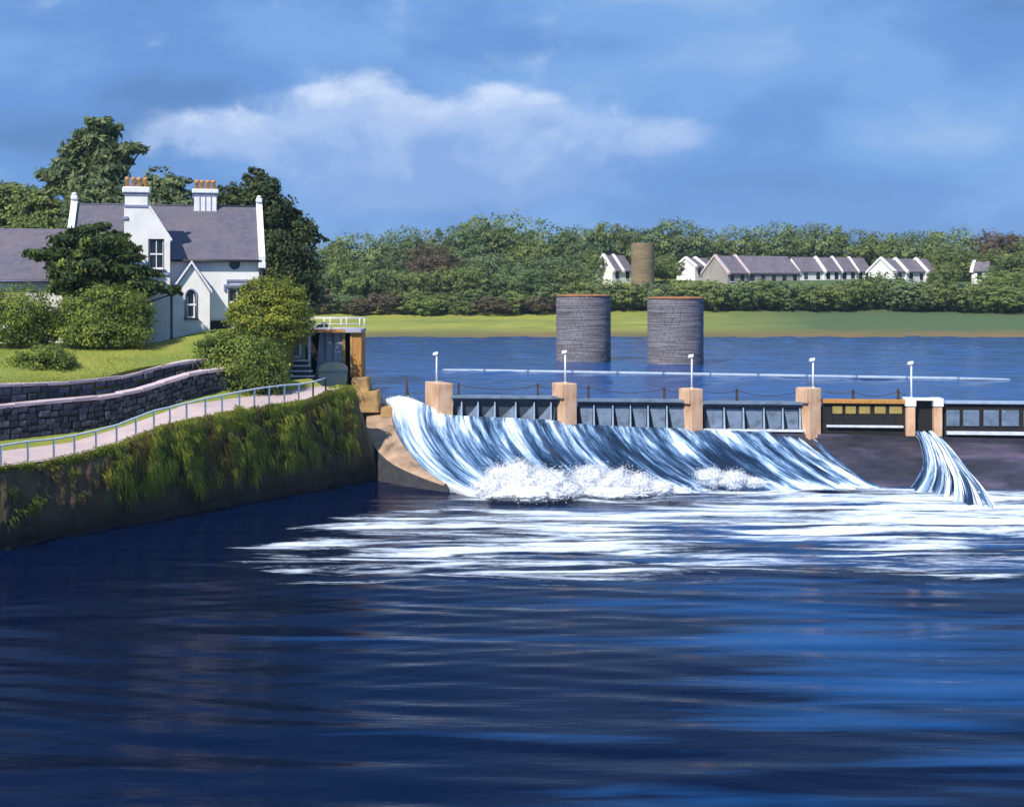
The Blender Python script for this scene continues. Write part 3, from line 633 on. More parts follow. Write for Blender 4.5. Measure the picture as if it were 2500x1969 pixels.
# ------------------------------------------------------------------ weir: apron, sheet of water, barrage
U_PX = np.array([948, 972, 1030, 1105, 1190, 1290, 1350, 1410, 1540, 1672, 1800, 1965, 2100, 2300, 2500, 2800])
T_PY = np.array([990, 986, 996, 1018, 1022, 1026, 1030, 1038, 1046, 1050, 1052, 1054, 1056, 1062, 1066, 1070])
T_D = np.interp(U_PX, [905, 1105, 1965, 2800], [72.6, 72.0, 70.2, 68.6])
B_PX = np.array([1150, 1165, 1225, 1290, 1370, 1470, 1530, 1590, 1730, 1880, 2010, 2190, 2330, 2480, 2640, 2900])
B_PY = np.array([1212, 1214, 1216, 1214, 1212, 1208, 1206, 1204, 1200, 1197, 1195, 1195, 1197, 1200, 1202, 1205])
TP = [P(a, b, c) for a, b, c in zip(U_PX, T_PY, T_D)]
BP = [P(a, b, CZ * F / (b - HZ)) for a, b in zip(B_PX, B_PY)]
us = np.array([0] + list(np.cumsum([(TP[i + 1] - TP[i]).length for i in range(len(TP) - 1)])))
TPa = np.array([tuple(p) for p in TP]); BPa = np.array([tuple(p) for p in BP])
def weir_pt(u, v):
    T = np.stack([np.interp(u, us, TPa[:, k]) for k in range(3)], -1); B = np.stack([np.interp(u, us, BPa[:, k]) for k in range(3)], -1)
    vc = np.clip(v, 0, 1); g = v[..., None]; ex = np.interp(u, [0, us[-1] * .55], [2.0, 1.25])[..., None]; p = T + (B - T) * np.concatenate([g ** ex, g, g], -1)
    p[..., 2] = (T[..., 2]) * (1 - vc) ** 1.55 * (1 + 0.55 * vc) + B[..., 2] * vc
    return p
def u_of(px): return float(np.interp(px, U_PX, us))
def apron():
    u = np.linspace(0.4, us[-1], 140); v = np.linspace(0, 1.08, 40); U, Vv = np.meshgrid(u, v, indexing='ij')
    p = weir_pt(U, np.clip(Vv, 0, 1)); p[..., 2] -= 0.16 + 0.9 * np.clip(Vv - 1, 0, 1) * 8
    p[..., 2] += 0.05 * (fbm(U * 0.8, Vv * 6, 41, 4) - .47)
    tag(link('weir_apron', mesh_np('weir_apron', p.reshape(-1, 3), grid_faces(140, 40), True), M['apron']), 'sloping dark purple-grey stone apron of the weir', kind='structure')
apron()
def weir_sheet():
    u1 = u_of(2080); nu, nv = 420, 90
    u = np.linspace(0.1, u1, nu); v = np.linspace(0, 1.16, nv); U, Vv = np.meshgrid(u, v, indexing='ij')
    p = weir_pt(U, Vv)
    streak = (fbm(U * 1.8, Vv * 0.9, 51, 4) - .47); fine = (fbm(U * 7, Vv * 2.2, 52, 3) - .44)
    px = np.interp(U, us, U_PX)
    gx = np.gradient(p, axis=0); gv = np.gradient(p, axis=1); nrm = np.cross(gx, gv); nrm /= np.linalg.norm(nrm, axis=-1, keepdims=True) + 1e-9
    nrm[nrm[..., 2] < 0] *= -1
    thick = 0.10 + 0.55 * streak + 0.16 * fine
    # surge at the open bay, smooth lip at the crest
    surge = np.exp(-((px - 985) / 60) ** 2) * np.exp(-(Vv / 0.16) ** 2)
    thick = thick * sstep(0, 0.12, Vv) + 0.42 * surge + 0.12
    thick *= 1 - sstep(0.90, 1.0, Vv) * 0.75; thick -= 0.25 * sstep(1.02, 1.16, Vv + .12 * (fbm(U * .7, Vv * 3, 66, 4) - .47) * 2)
    edge = sstep(0, 7.5, u1 - U + 5.5 * (fbm(U * 2.4, Vv * .8, 61, 5) - .44)); thick = thick * edge - 0.34 * (1 - edge)
    le = sstep(0, .5, U - .1 + .6 * (fbm(U * 0.1, Vv * 9, 62, 4) - .47)); thick = thick * le - .3 * (1 - le)
    p += nrm * thick[..., None]
    p[0, :, 2] = np.where(v > .74, -.25, p[0, :, 2])
    W = 0.19 + 0 * U
    W += 0.50 * np.exp(-((px - 980) / 75) ** 2) * (1 - 0.35 * Vv) + 0.35 * surge
    for c, w, a in ((1075, 35, .22), (1125, 22, .20), (1230, 60, .22), (1330, 55, .30), (1545, 50, .18), (1625, 40, .18), (1715, 45, .12), (1760, 30, .22)):
        W += a * np.exp(-((px - c) / w) ** 2) * np.exp(-((Vv - 0.12) / 0.38) ** 2)
    W += 0.42 * sstep(0.72, 1.0, Vv + .25 * (fbm(U * .9, Vv * 2, 67, 4) - .47)) - 0.10 * sstep(1500, 1700, px) * sstep(0.2, .5, Vv) * (1 - sstep(.8, 1, Vv))
    W += 0.22 * np.exp(-((px - 1790) / 60) ** 2) * sstep(0.2, .6, Vv) + 0.2 * np.exp(-((px - 1935) / 40) ** 2) * sstep(.4, .9, Vv)
    W += 0.45 * np.clip(streak, -.4, .4) + .38 * (1 - edge) * sstep(.02, .2, Vv)
    vl = Vv * 10.5
    me = mesh_np('weir_water', p.reshape(-1, 3), grid_faces(nu, nv), True, uv=np.stack([U, vl], -1).reshape(-1, 2), attrs={'white': W.ravel()})
    tag(link('weir_water', me, M['sheet']), 'white and blue sheet of water rushing down the weir', kind='structure')
weir_sheet()
def side_stream():
    # jets running from the small gate down the apron
    V = []; UVs = []; Wt = []; fcs = []
    R = random.Random(5)
    for k in range(58):
        u_px = R.uniform(2236, 2279); end_px = 2228 + ((u_px - 2236) / 43) ** 2.4 * 200 + R.uniform(-15, 30); end_py = 1195 + max(0, (end_px - 2250)) * 0.30 + R.uniform(-6, 10)
        a = P(u_px, 1056 + R.uniform(-4, 8), 69.2); dB = CZ * F / (end_py - HZ); b = P(end_px, end_py, dB); b.z = 0.04
        w0 = R.choice((.012, .02, .03, .07)) * R.uniform(.8, 1.3); wk = R.uniform(.1, .75); n = 22; st = len(V)
        for i in range(n):
            t = i / (n - 1); x = a.x + (b.x - a.x) * t ** 3.6; y = a.y + (b.y - a.y) * (0.25 * t + .75 * t ** 1.5); z = a.z * (1 - t ** 1.25) + b.z * t + 0.18 * math.sin(math.pi * min(1, t * 1.6)) * (1 - t)
            z -= .35 * max(0, t - .8) * 5 * .5; w = w0 * (0.8 + 1.6 * t * t)
            for q, dz in ((-1, -.04), (-.4, .03), (.4, .03), (1, -.04)): V.append((x + q * w, y - .05 * abs(q) + 0.02 * (k % 26) / 26, z + dz + .03 * math.sin(k * 2.1 + t * 9))); UVs.append((k * .31 + q * w, t * 6)); Wt.append(wk + .12 * t)
        for i in range(n - 1):
            for q in range(3): i0 = st + i * 4 + q; fcs.append((i0, i0 + 1, i0 + 5, i0 + 4))
    me = mesh_np('sluice_stream', V, fcs, True, uv=UVs, attrs={'white': Wt}); tag(link('sluice_stream', me, M['sheet']), 'narrow jet of white water spilling from the small gate', kind='structure')
side_stream()
def plume(label, lobes, n, seed):
    """spray thrown up at the foot of the weir: a froth of fine droplets"""
    r = np.random.default_rng(seed)
    bv = np.array([(1, 0, 0), (-1, 0, 0), (0, 1, 0), (0, -1, 0), (0, 0, 1), (0, 0, -1)], float); bf = np.array([(0, 2, 4), (2, 1, 4), (1, 3, 4), (3, 0, 4), (2, 0, 5), (1, 2, 5), (3, 1, 5), (0, 3, 5)])
    Vs = []; Fs = []; k = 0
    tot = sum(l[2] * l[3] for l in lobes)
    bm = bmesh.new(); bmesh.ops.create_icosphere(bm, subdivisions=5 if len(lobes) < 10 else 3, radius=1.0); iv = np.array([tuple(v.co) for v in bm.verts]); ifc = np.array([[v.index for v in f.verts] for f in bm.faces]); bm.free()
    for q_, (px, py, rx, ry, d) in enumerate(lobes):
        c = np.array(tuple(P(px, py, d))); sx = rx / F * d; sz = ry / F * d; w = iv * np.array([sx, sx * .6, sz])
        a = fbm(iv[:, 0] * 2.5 + 7 + seed + q_, iv[:, 2] * 2.5 + iv[:, 1] * 1.5, seed, 5); b = fbm(w[:, 0] * 6 + w[:, 1] * 5, w[:, 2] * 6 - w[:, 1] * 4, seed + 3, 4) - .47; e = r.normal(0, .012, len(iv))
        Vs.append(c + w * ((0.60 + 0.66 * a) * (.88 + .30 * b + e))[:, None]); Fs.append(ifc + k); k += len(iv)
    for q_, (px, py, rx, ry, d) in enumerate(lobes):
        c = np.array(tuple(P(px, py, d))); sx = rx / F * d; sz = ry / F * d
        m = int(n * rx * ry / tot)
        dirs = r.normal(size=(m, 3)); dirs /= np.linalg.norm(dirs, axis=1)[:, None]; dirs[:, 2] = np.abs(dirs[:, 2]) * np.where(r.random(m) < .8, 1, -1)
        lum = 0.62 + 0.75 * fbm(dirs[:, 0] * 2.5 + 7 + seed + q_, dirs[:, 2] * 2.5 + dirs[:, 1] * 1.5, seed, 5)
        rad = .86 + .2 * r.random(m); stray = r.random(m) < .45; rad = np.where(stray, 1 + .38 * r.random(m) ** 1.7, rad)
        pos = c + dirs * (rad * lum)[:, None] * np.array([sx, sx * 0.6, sz]); size = np.where(stray, r.uniform(.008, .022, m), r.uniform(.012, .034, m))
        q = bv[None] * (size[:, None, None] * (1 + .35 * r.normal(size=(m, 1, 3)))) + pos[:, None]
        Vs.append(q.reshape(-1, 3)); Fs.append((np.arange(m)[:, None, None] * len(bv) + bf[None]).reshape(-1, 3) + k); k += m * len(bv)
    me = mesh_np('spray', np.concatenate(Vs), np.concatenate(Fs), True); tag(link('spray', me, M['foam']), label, 'spray', kind='stuff')
plume('largest white plume of spray at the foot of the weir', [(1225, 1180, 62, 44, 62.2), (1275, 1178, 60, 56, 62.0), (1335, 1185, 60, 48, 62.0), (1195, 1195, 45, 30, 61.8), (1380, 1200, 50, 26, 61.8), (1290, 1205, 120, 22, 61.5)], 12000, 3)
plume('middle plume of spray trailing away to the right', [(1440, 1172, 50, 42, 62.6), (1500, 1180, 55, 36, 62.5), (1560, 1185, 50, 30, 62.5), (1610, 1192, 40, 20, 62.4), (1500, 1200, 110, 16, 62.2)], 9000, 5)
plume('smallest spray plume, rightmost at the foot of the weir', [(1735, 1166, 36, 24, 64.0), (1790, 1172, 44, 22, 64.0), (1840, 1178, 36, 13, 64.0)], 4000, 8)
R_ = random.Random(4); lob = []
for px in range(1165, 2010, 22):
    py = float(np.interp(px, B_PX, B_PY)); d_ = CZ * F / (py - HZ); h_ = R_.uniform(5, 15) * (1.0 if px < 1700 else .6)
    lob.append((px + R_.uniform(-8, 8), py - h_ * .3, R_.uniform(16, 30), h_, d_ + .3))
plume('low line of white froth boiling along the foot of the weir', lob, 9000, 17)
plume('white froth heaped where water enters the open bay', [(955, 985, 22, 14, 72.4), (985, 986, 26, 16, 72.2), (1012, 995, 22, 14, 72.0)], 3000, 9)

BARA = math.atan2(70.2 - 72.0, (1965 - 1250) / F * 70.2 - (1105 - 1250) / F * 72.0)   # bearing of the barrage
BO = np.array([(1105 - 1250) / F * 72.0, 72.0]); BE = np.array([math.cos(BARA), math.sin(BARA)]); BN = np.array([math.sin(BARA), -math.cos(BARA)])
def bp(px, py, off=0.0):       # point on the plane of the barrage, `off` metres towards the viewer
    X = (px - 1250) / F; d = (BO @ BN + off) / (X * BN[0] + BN[1]); p = P(px, py, d)
    return float((np.array([p.x, p.y]) - BO) @ BE), p.z, p
def pier(label, pxl, pxm, pxr, pyt, pyb, lip, length):
    d = bp((pxm + pxr) / 2, pyt, 0.5)[2].y
    ang = math.radians(24); ex = Vector((math.cos(ang), math.sin(ang), 0))
    c = P(pxm, pyb, d); top = P(pxm, pyt, d).z
    w = (pxr - pxm) / F * d / math.cos(ang) * 1.02
    root = empty('pier', (c.x, c.y, c.z - 0.5), ang); tag(root, label, 'pier', 'piers of the barrage')
    h = top - c.z + 0.5
    bm = bmesh.new(); box(bm, 0, w, 0, length, 0, h, 0.03); bm_obj('shaft', bm, M['pier'], root)
    if lip: bm = bmesh.new(); box(bm, -0.17, -0.001, 0.02, length - .05, h - 0.85, h - 0.01, 0.03); bm_obj('corbel', bm, M['pier'], root)
    return root, c, top, w, ang
def lamp(px, pyt, base, label, flip=False):
    d = base.y; t = P(px, pyt, d); root = empty('lamp_post', (t.x, d, base.z)); tag(root, label, 'lamp post', 'white lamp posts on the barrage')
    h = t.z - base.z
    box_obj('base_plate', -.09, .09, -.09, .09, 0, .03, M['white'], root)
    tube('pole', [(0, 0, .03), (0, 0, h * .5), (.0, 0, h - .08)], [.055, .05, .045], M['white'], root, 8)
    bm = bmesh.new(); hexa(bm, [(-.22, -.12, h - .12), (.06, -.12, h - .06), (.06, .12, h - .06), (-.22, .12, h - .12), (-.18, -.1, h + .05), (.09, -.1, h + .09), (.09, .1, h + .09), (-.18, .1, h + .05)]); bm_obj('lamp_head', bm, M['white'], root)
    box_obj('lens', -.235, -.222, -.09, .09, h - .10, h + .02, M['steel_pale'], root)
defs = [('leftmost and broadest sandstone pier beside the open foaming bay', 1030, 1068, 1105, 937, 1020, False, 2.1, 1066, 862, 'first white lamp post from the left, on the broadest pier'),
        ('second sandstone pier from the left, in front of the left round tower', 1352, 1379, 1409, 937, 1042, True, 1.4, 1380, 858, 'second white lamp post from the left, in front of the left round tower'),
        ('third sandstone pier from the left, in front of the right round tower', 1671, 1688, 1718, 950, 1056, True, 1.15, 1689, 868, 'white lamp post in front of the right round tower'),
        ('fourth sandstone pier from the left, beside the brown-topped gate', 1964, 1976, 2008, 948, 1054, True, 1.1, 1985, 877, 'white lamp post on the pier left of the brown-topped gate')]
piers = []
for (lb_, a, b, c_, t, bt, lip, ln, lx, lt_, ll) in defs:
    r, c, top, w, ang = pier(lb_, a, b, c_, t, bt, lip, ln); piers.append(r)
    q = Vector((c.x, c.y, 0)) + Vector((math.cos(ang), math.sin(ang), 0)) * w * .4 + Vector((-math.sin(ang), math.cos(ang), 0)) * ln * .45
    lamp(lx, lt_, Vector((q.x, q.y, top)), ll)
def gate_root(label, px0, py1):
    x, z, p = bp(px0, py1); return empty('sluice_gate', (p.x, p.y, z), BARA), x, z
def steel_gate(label, px0, px1, pyt0, pyt1, pyb0, pyb1, ribs, sill, kind):
    root, X0, Z0 = gate_root(label, px0, pyb0); tag(root, label, 'sluice gate', 'sluice gates of the barrage')
    x1 = bp(px1, pyt1)[0] - X0; zt = (bp(px0, pyt0)[1] + bp(px1, pyt1)[1]) / 2 - Z0; zb = (bp(px0, pyb0)[1] + bp(px1, pyb1)[1]) / 2 - Z0 - .15
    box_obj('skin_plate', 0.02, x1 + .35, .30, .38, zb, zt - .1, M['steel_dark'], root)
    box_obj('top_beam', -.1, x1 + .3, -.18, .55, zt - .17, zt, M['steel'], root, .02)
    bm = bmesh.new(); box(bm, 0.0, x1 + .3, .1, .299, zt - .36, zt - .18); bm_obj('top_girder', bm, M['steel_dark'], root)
    if sill: box_obj('sill', -.05, x1 + .3, -.2, .28, zb + .02, zb + .14, M['sill'], root, .015)
    prev = 0.0
    for i, rp in enumerate(list(ribs) + [px1 + 4]):
        x = bp(rp, pyt0)[0] - X0
        if i < len(ribs):
            bm = bmesh.new(); hexa(bm, [(x - .05, -.16, zb + .15), (x + .06, -.16, zb + .15), (x + .06, .299, zb + .15), (x - .05, .299, zb + .15), (x - .03, .02, zt - .37), (x + .03, .02, zt - .37), (x + .03, .299, zt - .37), (x - .03, .299, zt - .37)])
            bm_obj('rib', bm, M['steel_pale'], root)
        if x - prev > .25:
            bm = bmesh.new(); l, r = prev + .1, x - .07
            if kind == 0: pts = [(l + .05, .05, zb + .16), (r, .05, zb + .16), (r, .20, zt - .55)]
            else: pts = [(l + (r - l) * .28, .05, zb + .16), (r - .03, .05, zb + .16), (r, .22, zt - .45), (l, .22, zt - .45)]
            f = [bm.verts.new(p_) for p_ in pts]; k = [bm.verts.new((p_[0], p_[1] + .04, p_[2])) for p_ in pts]; n = len(pts)
            bm.faces.new(f); bm.faces.new(k[::-1])
            for j in range(n): bm.faces.new((f[j], f[(j + 1) % n], k[(j + 1) % n], k[j]))
            bm_obj('stiffener_panel', bm, M['steel'], root)
        prev = x
    return root
steel_gate('slate-blue steel gate between first and second piers, ribs with triangular plates', 1106, 1352, 963, 968, 1022, 1030, [1127, 1167, 1208, 1259, 1304, 1345], False, 0)
steel_gate('slate-blue ribbed steel gate between the second and third piers', 1410, 1671, 970, 978, 1040, 1050, [1450, 1496, 1539, 1582, 1628], True, 1)
steel_gate('slate-blue ribbed steel gate between the third and fourth piers', 1719, 1964, 976, 983, 1046, 1048, [1768, 1815, 1865, 1911, 1953], True, 1)
def board_gate():
    root, X0, Z0 = gate_root('', 2009, 1058); tag(root, 'black boarded gate with brown top beam and five olive panels', 'sluice gate', 'sluice gates of the barrage')
    g = lambda px, py: (bp(px, py)[0] - X0, bp(px, py)[1] - Z0)
    x1 = g(2212, 980)[0]; zt = g(2100, 976)[1]
    zb = -.25
    xx = np.linspace(0, x1, 9)
    for i in range(8): box_obj('board', xx[i] + .008, xx[i + 1] - .008, .1 + .012 * (i % 2), .18, zb, zt - .18, M['plate'], root)
    box_obj('backing', 0, x1, .185, .3, zb, zt - .18, M['plate'], root)
    box_obj('top_beam', -.02, x1 + .02, -.12, .5, zt - .2, zt + .02, M['orange'], root, .02)
    for a, b in ((2033, 2057), (2065, 2090), (2098, 2125), (2136, 2163), (2172, 2203)):
        x0, z1 = g(a, 991); xb, z0 = g(b, 1010); box_obj('panel', x0, xb, .06, .098, z0, z1, M['olive'], root, .01)
    x0, z1 = g(2018, 1036); xb, z0 = g(2205, 1044); box_obj('sill', x0, xb, -.1, .095, z0, z1 - .02, M['sill'], root, .01)
board_gate()
def portal():
    x, z, p = bp(2213, 1056, .2); root = empty('gate_portal', (p.x, p.y, z - .2), BARA); tag(root, 'small white-capped portal with black opening and water pouring out', 'gate')
    s = lambda px: bp(px, 1056, .2)[0] - x; zt = bp(2213, 972, .2)[1] - z + .2; zc = bp(2213, 992, .2)[1] - z + .2
    box_obj('post', 0, s(2235), 0, .9, 0, zc, M['pier'], root, .02); box_obj('post', s(2281), s(2301), 0, .9, 0, zc, M['pier'], root, .02)
    box_obj('cap', -.06, s(2236) + .02, -.06, .95, zc + .002, zt, M['white'], root, .03); box_obj('cap', s(2280) - .02, s(2304), -.06, .95, zc + .002, zt, M['white'], root, .03)
    box_obj('lintel', s(2236) + .021, s(2280) - .021, -.02, .9, zt - .12, zt - .02, M['white'], root, .01)
    box_obj('gate_leaf', s(2235) + .01, s(2281) - .01, .45, .55, .25, zt - .13, M['plate'], root)  # leaf painted black, standing in for the dark of the opening
    pz = P(2225, 972, p.y + .3); lamp(2225, 885, Vector((pz.x, pz.y + .1, z - .2 + zt)), 'last white lamp post on the right, on the white-capped portal')
portal()
def right_gate():
    root, X0, Z0 = gate_root('', 2303, 1064); tag(root, 'dark gate at the right edge with four blue-grey panels and pale sill', 'sluice gate', 'sluice gates of the barrage')
    g = lambda px, py: (bp(px, py)[0] - X0, bp(px, py)[1] - Z0)
    x1 = g(2720, 980)[0]; zt = g(2400, 979)[1]; zb = -.3
    box_obj('skin_plate', 0, x1, .1, .3, zb, zt - .17, M['plate'], root); box_obj('top_beam', -.02, x1, -.1, .5, zt - .16, zt, M['steel_pale'], root, .02)
    for a, b in ((2311, 2344), (2352, 2392), (2402, 2440), (2446, 2489), (2500, 2540), (2550, 2590)):
        x0, z1 = g(a, 1001); xb, z0 = g(b, 1041); box_obj('panel', x0, xb, .02, .098, z0, z1, M['steel'], root, .035)
    x0, z1 = g(2311, 1052); z0 = g(2400, 1061)[1]; box_obj('sill', x0, x1, -.12, .095, z0, z1, M['sill'], root, .01)
right_gate()
_, _, _p = bp(2745, 1060); _r = pier('pier standing beyond the right edge of the picture', 2720, 2740, 2775, 950, 1070, False, 1.2)
# barrage foundation under gates, so that the gates stand on something
def foundation():
    V = []; pxs = list(U_PX[1:]);
    bm = bmesh.new(); prev = None
    for px, py in zip(U_PX[2:], T_PY[2:]):
        X, z, p = bp(px, py, 0.25); n = Vector((BN[0], BN[1], 0)); zt = p.z - .12
        ring = [bm.verts.new(q) for q in (Vector((p.x, p.y, -.6)), Vector((p.x, p.y, zt)), Vector((p.x, p.y, zt)) - n * 1.6, Vector((p.x, p.y, -.6)) - n * 1.6)]
        if prev:
            for i in range(4): bm.faces.new((prev[i], ring[i], ring[(i + 1) % 4], prev[(i + 1) % 4]))
        else: bm.faces.new(ring)
        prev = ring
    bm.faces.new(prev); o = bm_obj('weir_crest', bm, M['apron']); tag(o, 'low stone crest that carries the gates', kind='structure')
foundation()
# dark posts and chains behind the gates
def chain_fence(label, posts, dips):
    d0 = bp(posts[0][0], 960, -.45)[2]; root = empty('chain_fence', tuple(d0)); tag(root, label, 'fence', 'chain fences on the gates')
    tops = []
    for (px, t, b) in posts:
        p = bp(px, b, -.40)[2]; q = bp(px, t, -.40)[2]
        bm = bmesh.new(); w = .075; h = q.z - p.z + .2; base = p - Vector((0, 0, .2)) - d0
        hexa(bm, [(base.x - w, base.y - w, base.z), (base.x + w, base.y - w, base.z), (base.x + w, base.y + w, base.z), (base.x - w, base.y + w, base.z), (base.x - w * .8, base.y - w * .8, base.z + h), (base.x + w * .8, base.y - w * .8, base.z + h), (base.x + w * .8, base.y + w * .8, base.z + h), (base.x - w * .8, base.y + w * .8, base.z + h)])
        bm_obj('post', bm, M['timber'], root); tops.append(Vector((base.x, base.y - w, base.z + h - .1)))
    pts_all = [bp(px, py, -.30)[2] - d0 for px, py in dips]
    for i in range(len(tops) - 1):
        a, b = tops[i], tops[i + 1]; pts = [a.lerp(b, t) - Vector((0, 0, .28 * 4 * t * (1 - t))) for t in np.linspace(0, 1, 14)]
        tube('chain', pts, .022, M['timber'], root, 5)
    for a, e in ((tops[0], pts_all[0]), (tops[-1], pts_all[-1])):
        pts = [a.lerp(e, t) - Vector((0, 0, .12 * 4 * t * (1 - t))) for t in np.linspace(0, 1, 8)]; tube('chain', pts, .022, M['timber'], root, 5)
chain_fence('dark posts and sagging chain above the gate with triangular plates', [(1120, 934, 964), (1313, 935, 967)], [(1107, 940), (1351, 945)])
chain_fence('dark posts and sagging chain above the gate between second and third piers', [(1437, 940, 970), (1622, 944, 975)], [(1411, 940), (1671, 955)])
chain_fence('dark posts and sagging chain above the gate between third and fourth piers', [(1799, 948, 976), (1947, 951, 980)], [(1719, 955), (1964, 962)])
chain_fence('dark posts and sagging chain above the brown-topped gate', [(2083, 951, 976), (2193, 949, 978)], [(2009, 955), (2213, 962)])
def stake():
    p = P(993, 985, 74.0); h = P(993, 922, 74.0).z - p.z; root = empty('mooring_stake', (p.x, p.y, p.z - .6)); tag(root, 'lone dark timber stake rising from foam left of the first pier', 'stake')
    tube('stake_shaft', [(0, 0, 0), (0.02, 0, h * .6), (-.03, 0, h + .6)], [.13, .12, .06], M['timber'], root, 8)
    tube('collar', [(0, 0, h * .4), (0, 0, h * .4 + .08)], .15, M['iron'], root, 8)
stake()
def boom():
    a = P(1080, 905, 7.0 * F / 205); b = P(2470, 929, 7.0 * F / 229); root = empty('floating_boom', (a.x, a.y, UZ)); tag(root, 'long pale floating boom lying across the upper river', 'boom')
    n = 12; a = Vector((a.x, a.y, UZ + .07)); b = Vector((b.x, b.y, UZ + .07)); o = Vector((a.x, a.y, UZ))
    for i in range(n):
        p = a.lerp(b, i / n) - o; q = a.lerp(b, (i + .985) / n) - o; r0, r1 = 0.14, 0.14
        if i == 0: rr = [.04, .1, .14, .14]
        elif i == n - 1: rr = [.14, .14, .1, .03]
        else: rr = [.13, .145, .145, .13]
        tube('float', [p, p.lerp(q, .05), p.lerp(q, .95), q], rr, M['boom'], root, 10)
boom()

# ------------------------------------------------------------------ round piers in the river
def round_pier(label, pxl, pxr, pyt, pyb, d, z0, cap, m, name='round_tower', rows=34, per=30):
    c = P((pxl + pxr) / 2, pyb, d); R = (pxr - pxl) / 2 / F * d; top = P(pxl, pyt, d).z
    root = empty(name, (c.x, c.y, z0)); tag(root, label, 'tower', 'old round stone towers')
    H = top - z0
    V = []; Fc = []; r_ = random.Random(int(pxl))
    core = bmesh.new(); bmesh.ops.create_cone(core, cap_ends=True, segments=48, radius1=R * .97, radius2=R * .955, depth=H + 1.0); bmesh.ops.translate(core, vec=(0, 0, H / 2 - .5), verts=core.verts); bm_obj('core', core, M['joint'], root, True)
    h = H / rows
    for j in range(rows):
        off = r_.random(); k = 0.0; edges = [0.0]
        while edges[-1] < 1: edges.append(edges[-1] + r_.uniform(.6, 1.5) / per)
        edges[-1] = 1.0
        for e0, e1 in zip(edges[:-1], edges[1:]):
            a0 = (e0 + off) * 2 * math.pi + .006; a1 = (e1 + off) * 2 * math.pi - .006; ro = R * (1.0 + r_.uniform(-.006, .006)); ri = R * .94; z0_ = j * h + .012; z1_ = (j + 1) * h - .012
            am = (a0 + a1) / 2; b = len(V)
            for rr in (ri, ro):
                for zz in (z0_, z1_):
                    for a in (a0, am, a1): V.append((rr * math.cos(a), rr * math.sin(a), zz))
            o_ = b + 6
            Fc += [(o_, o_ + 1, o_ + 4, o_ + 3), (o_ + 1, o_ + 2, o_ + 5, o_ + 4), (b + 3, b + 4, o_ + 4, o_ + 3), (b + 4, b + 5, o_ + 5, o_ + 4), (b, o_, o_ + 3, b + 3), (b + 2, b + 5, o_ + 5, o_ + 2), (b, b + 1, o_ + 1, o_), (b + 1, b + 2, o_ + 2, o_ + 1)]
    o = link('masonry', mesh_np('masonry', V, [f[::-1] for f in Fc]), m, root); o['kind'] = 'stuff'
    if cap:
        bm = bmesh.new(); n = 48; rings = []
        for rr, zz in ((1.02, 0), (1.03, .06), (1.01, .13), (.86, .18), (.5, .22)):
            rings.append([bm.verts.new((R * rr * math.cos(2 * math.pi * k / n), R * rr * math.sin(2 * math.pi * k / n), H + zz + .04 * random.random())) for k in range(n)])
        for p, q in zip(rings[:-1], rings[1:]):
            for k in range(n): bm.faces.new((p[k], p[(k + 1) % n], q[(k + 1) % n], q[k]))
        bm.faces.new(rings[-1]); bm.faces.new(rings[0][::-1]); bm_obj('capping', bm, M['rust'], root, True)
    return root
round_pier('left of two round grey stone towers rising from the river', 1358, 1491, 724, 880, 117, UZ - 1.2, True, M['tower'])
round_pier('right of two round grey stone towers rising from the river', 1581, 1717, 730, 888, 113, UZ - 1.2, True, M['tower'])
_t = round_pier('brown round stone tower on the hillside beside the far houses', 1541, 1598, 594, 690, 228, 9.5, False, M['far_tower'], rows=20, per=26)
box_obj('parapet', -2.0, 2.0, -.3, .3, 0, .1, M['far_tower'], _t).location = (0, 0, P(1541, 594, 228).z - 9.5)

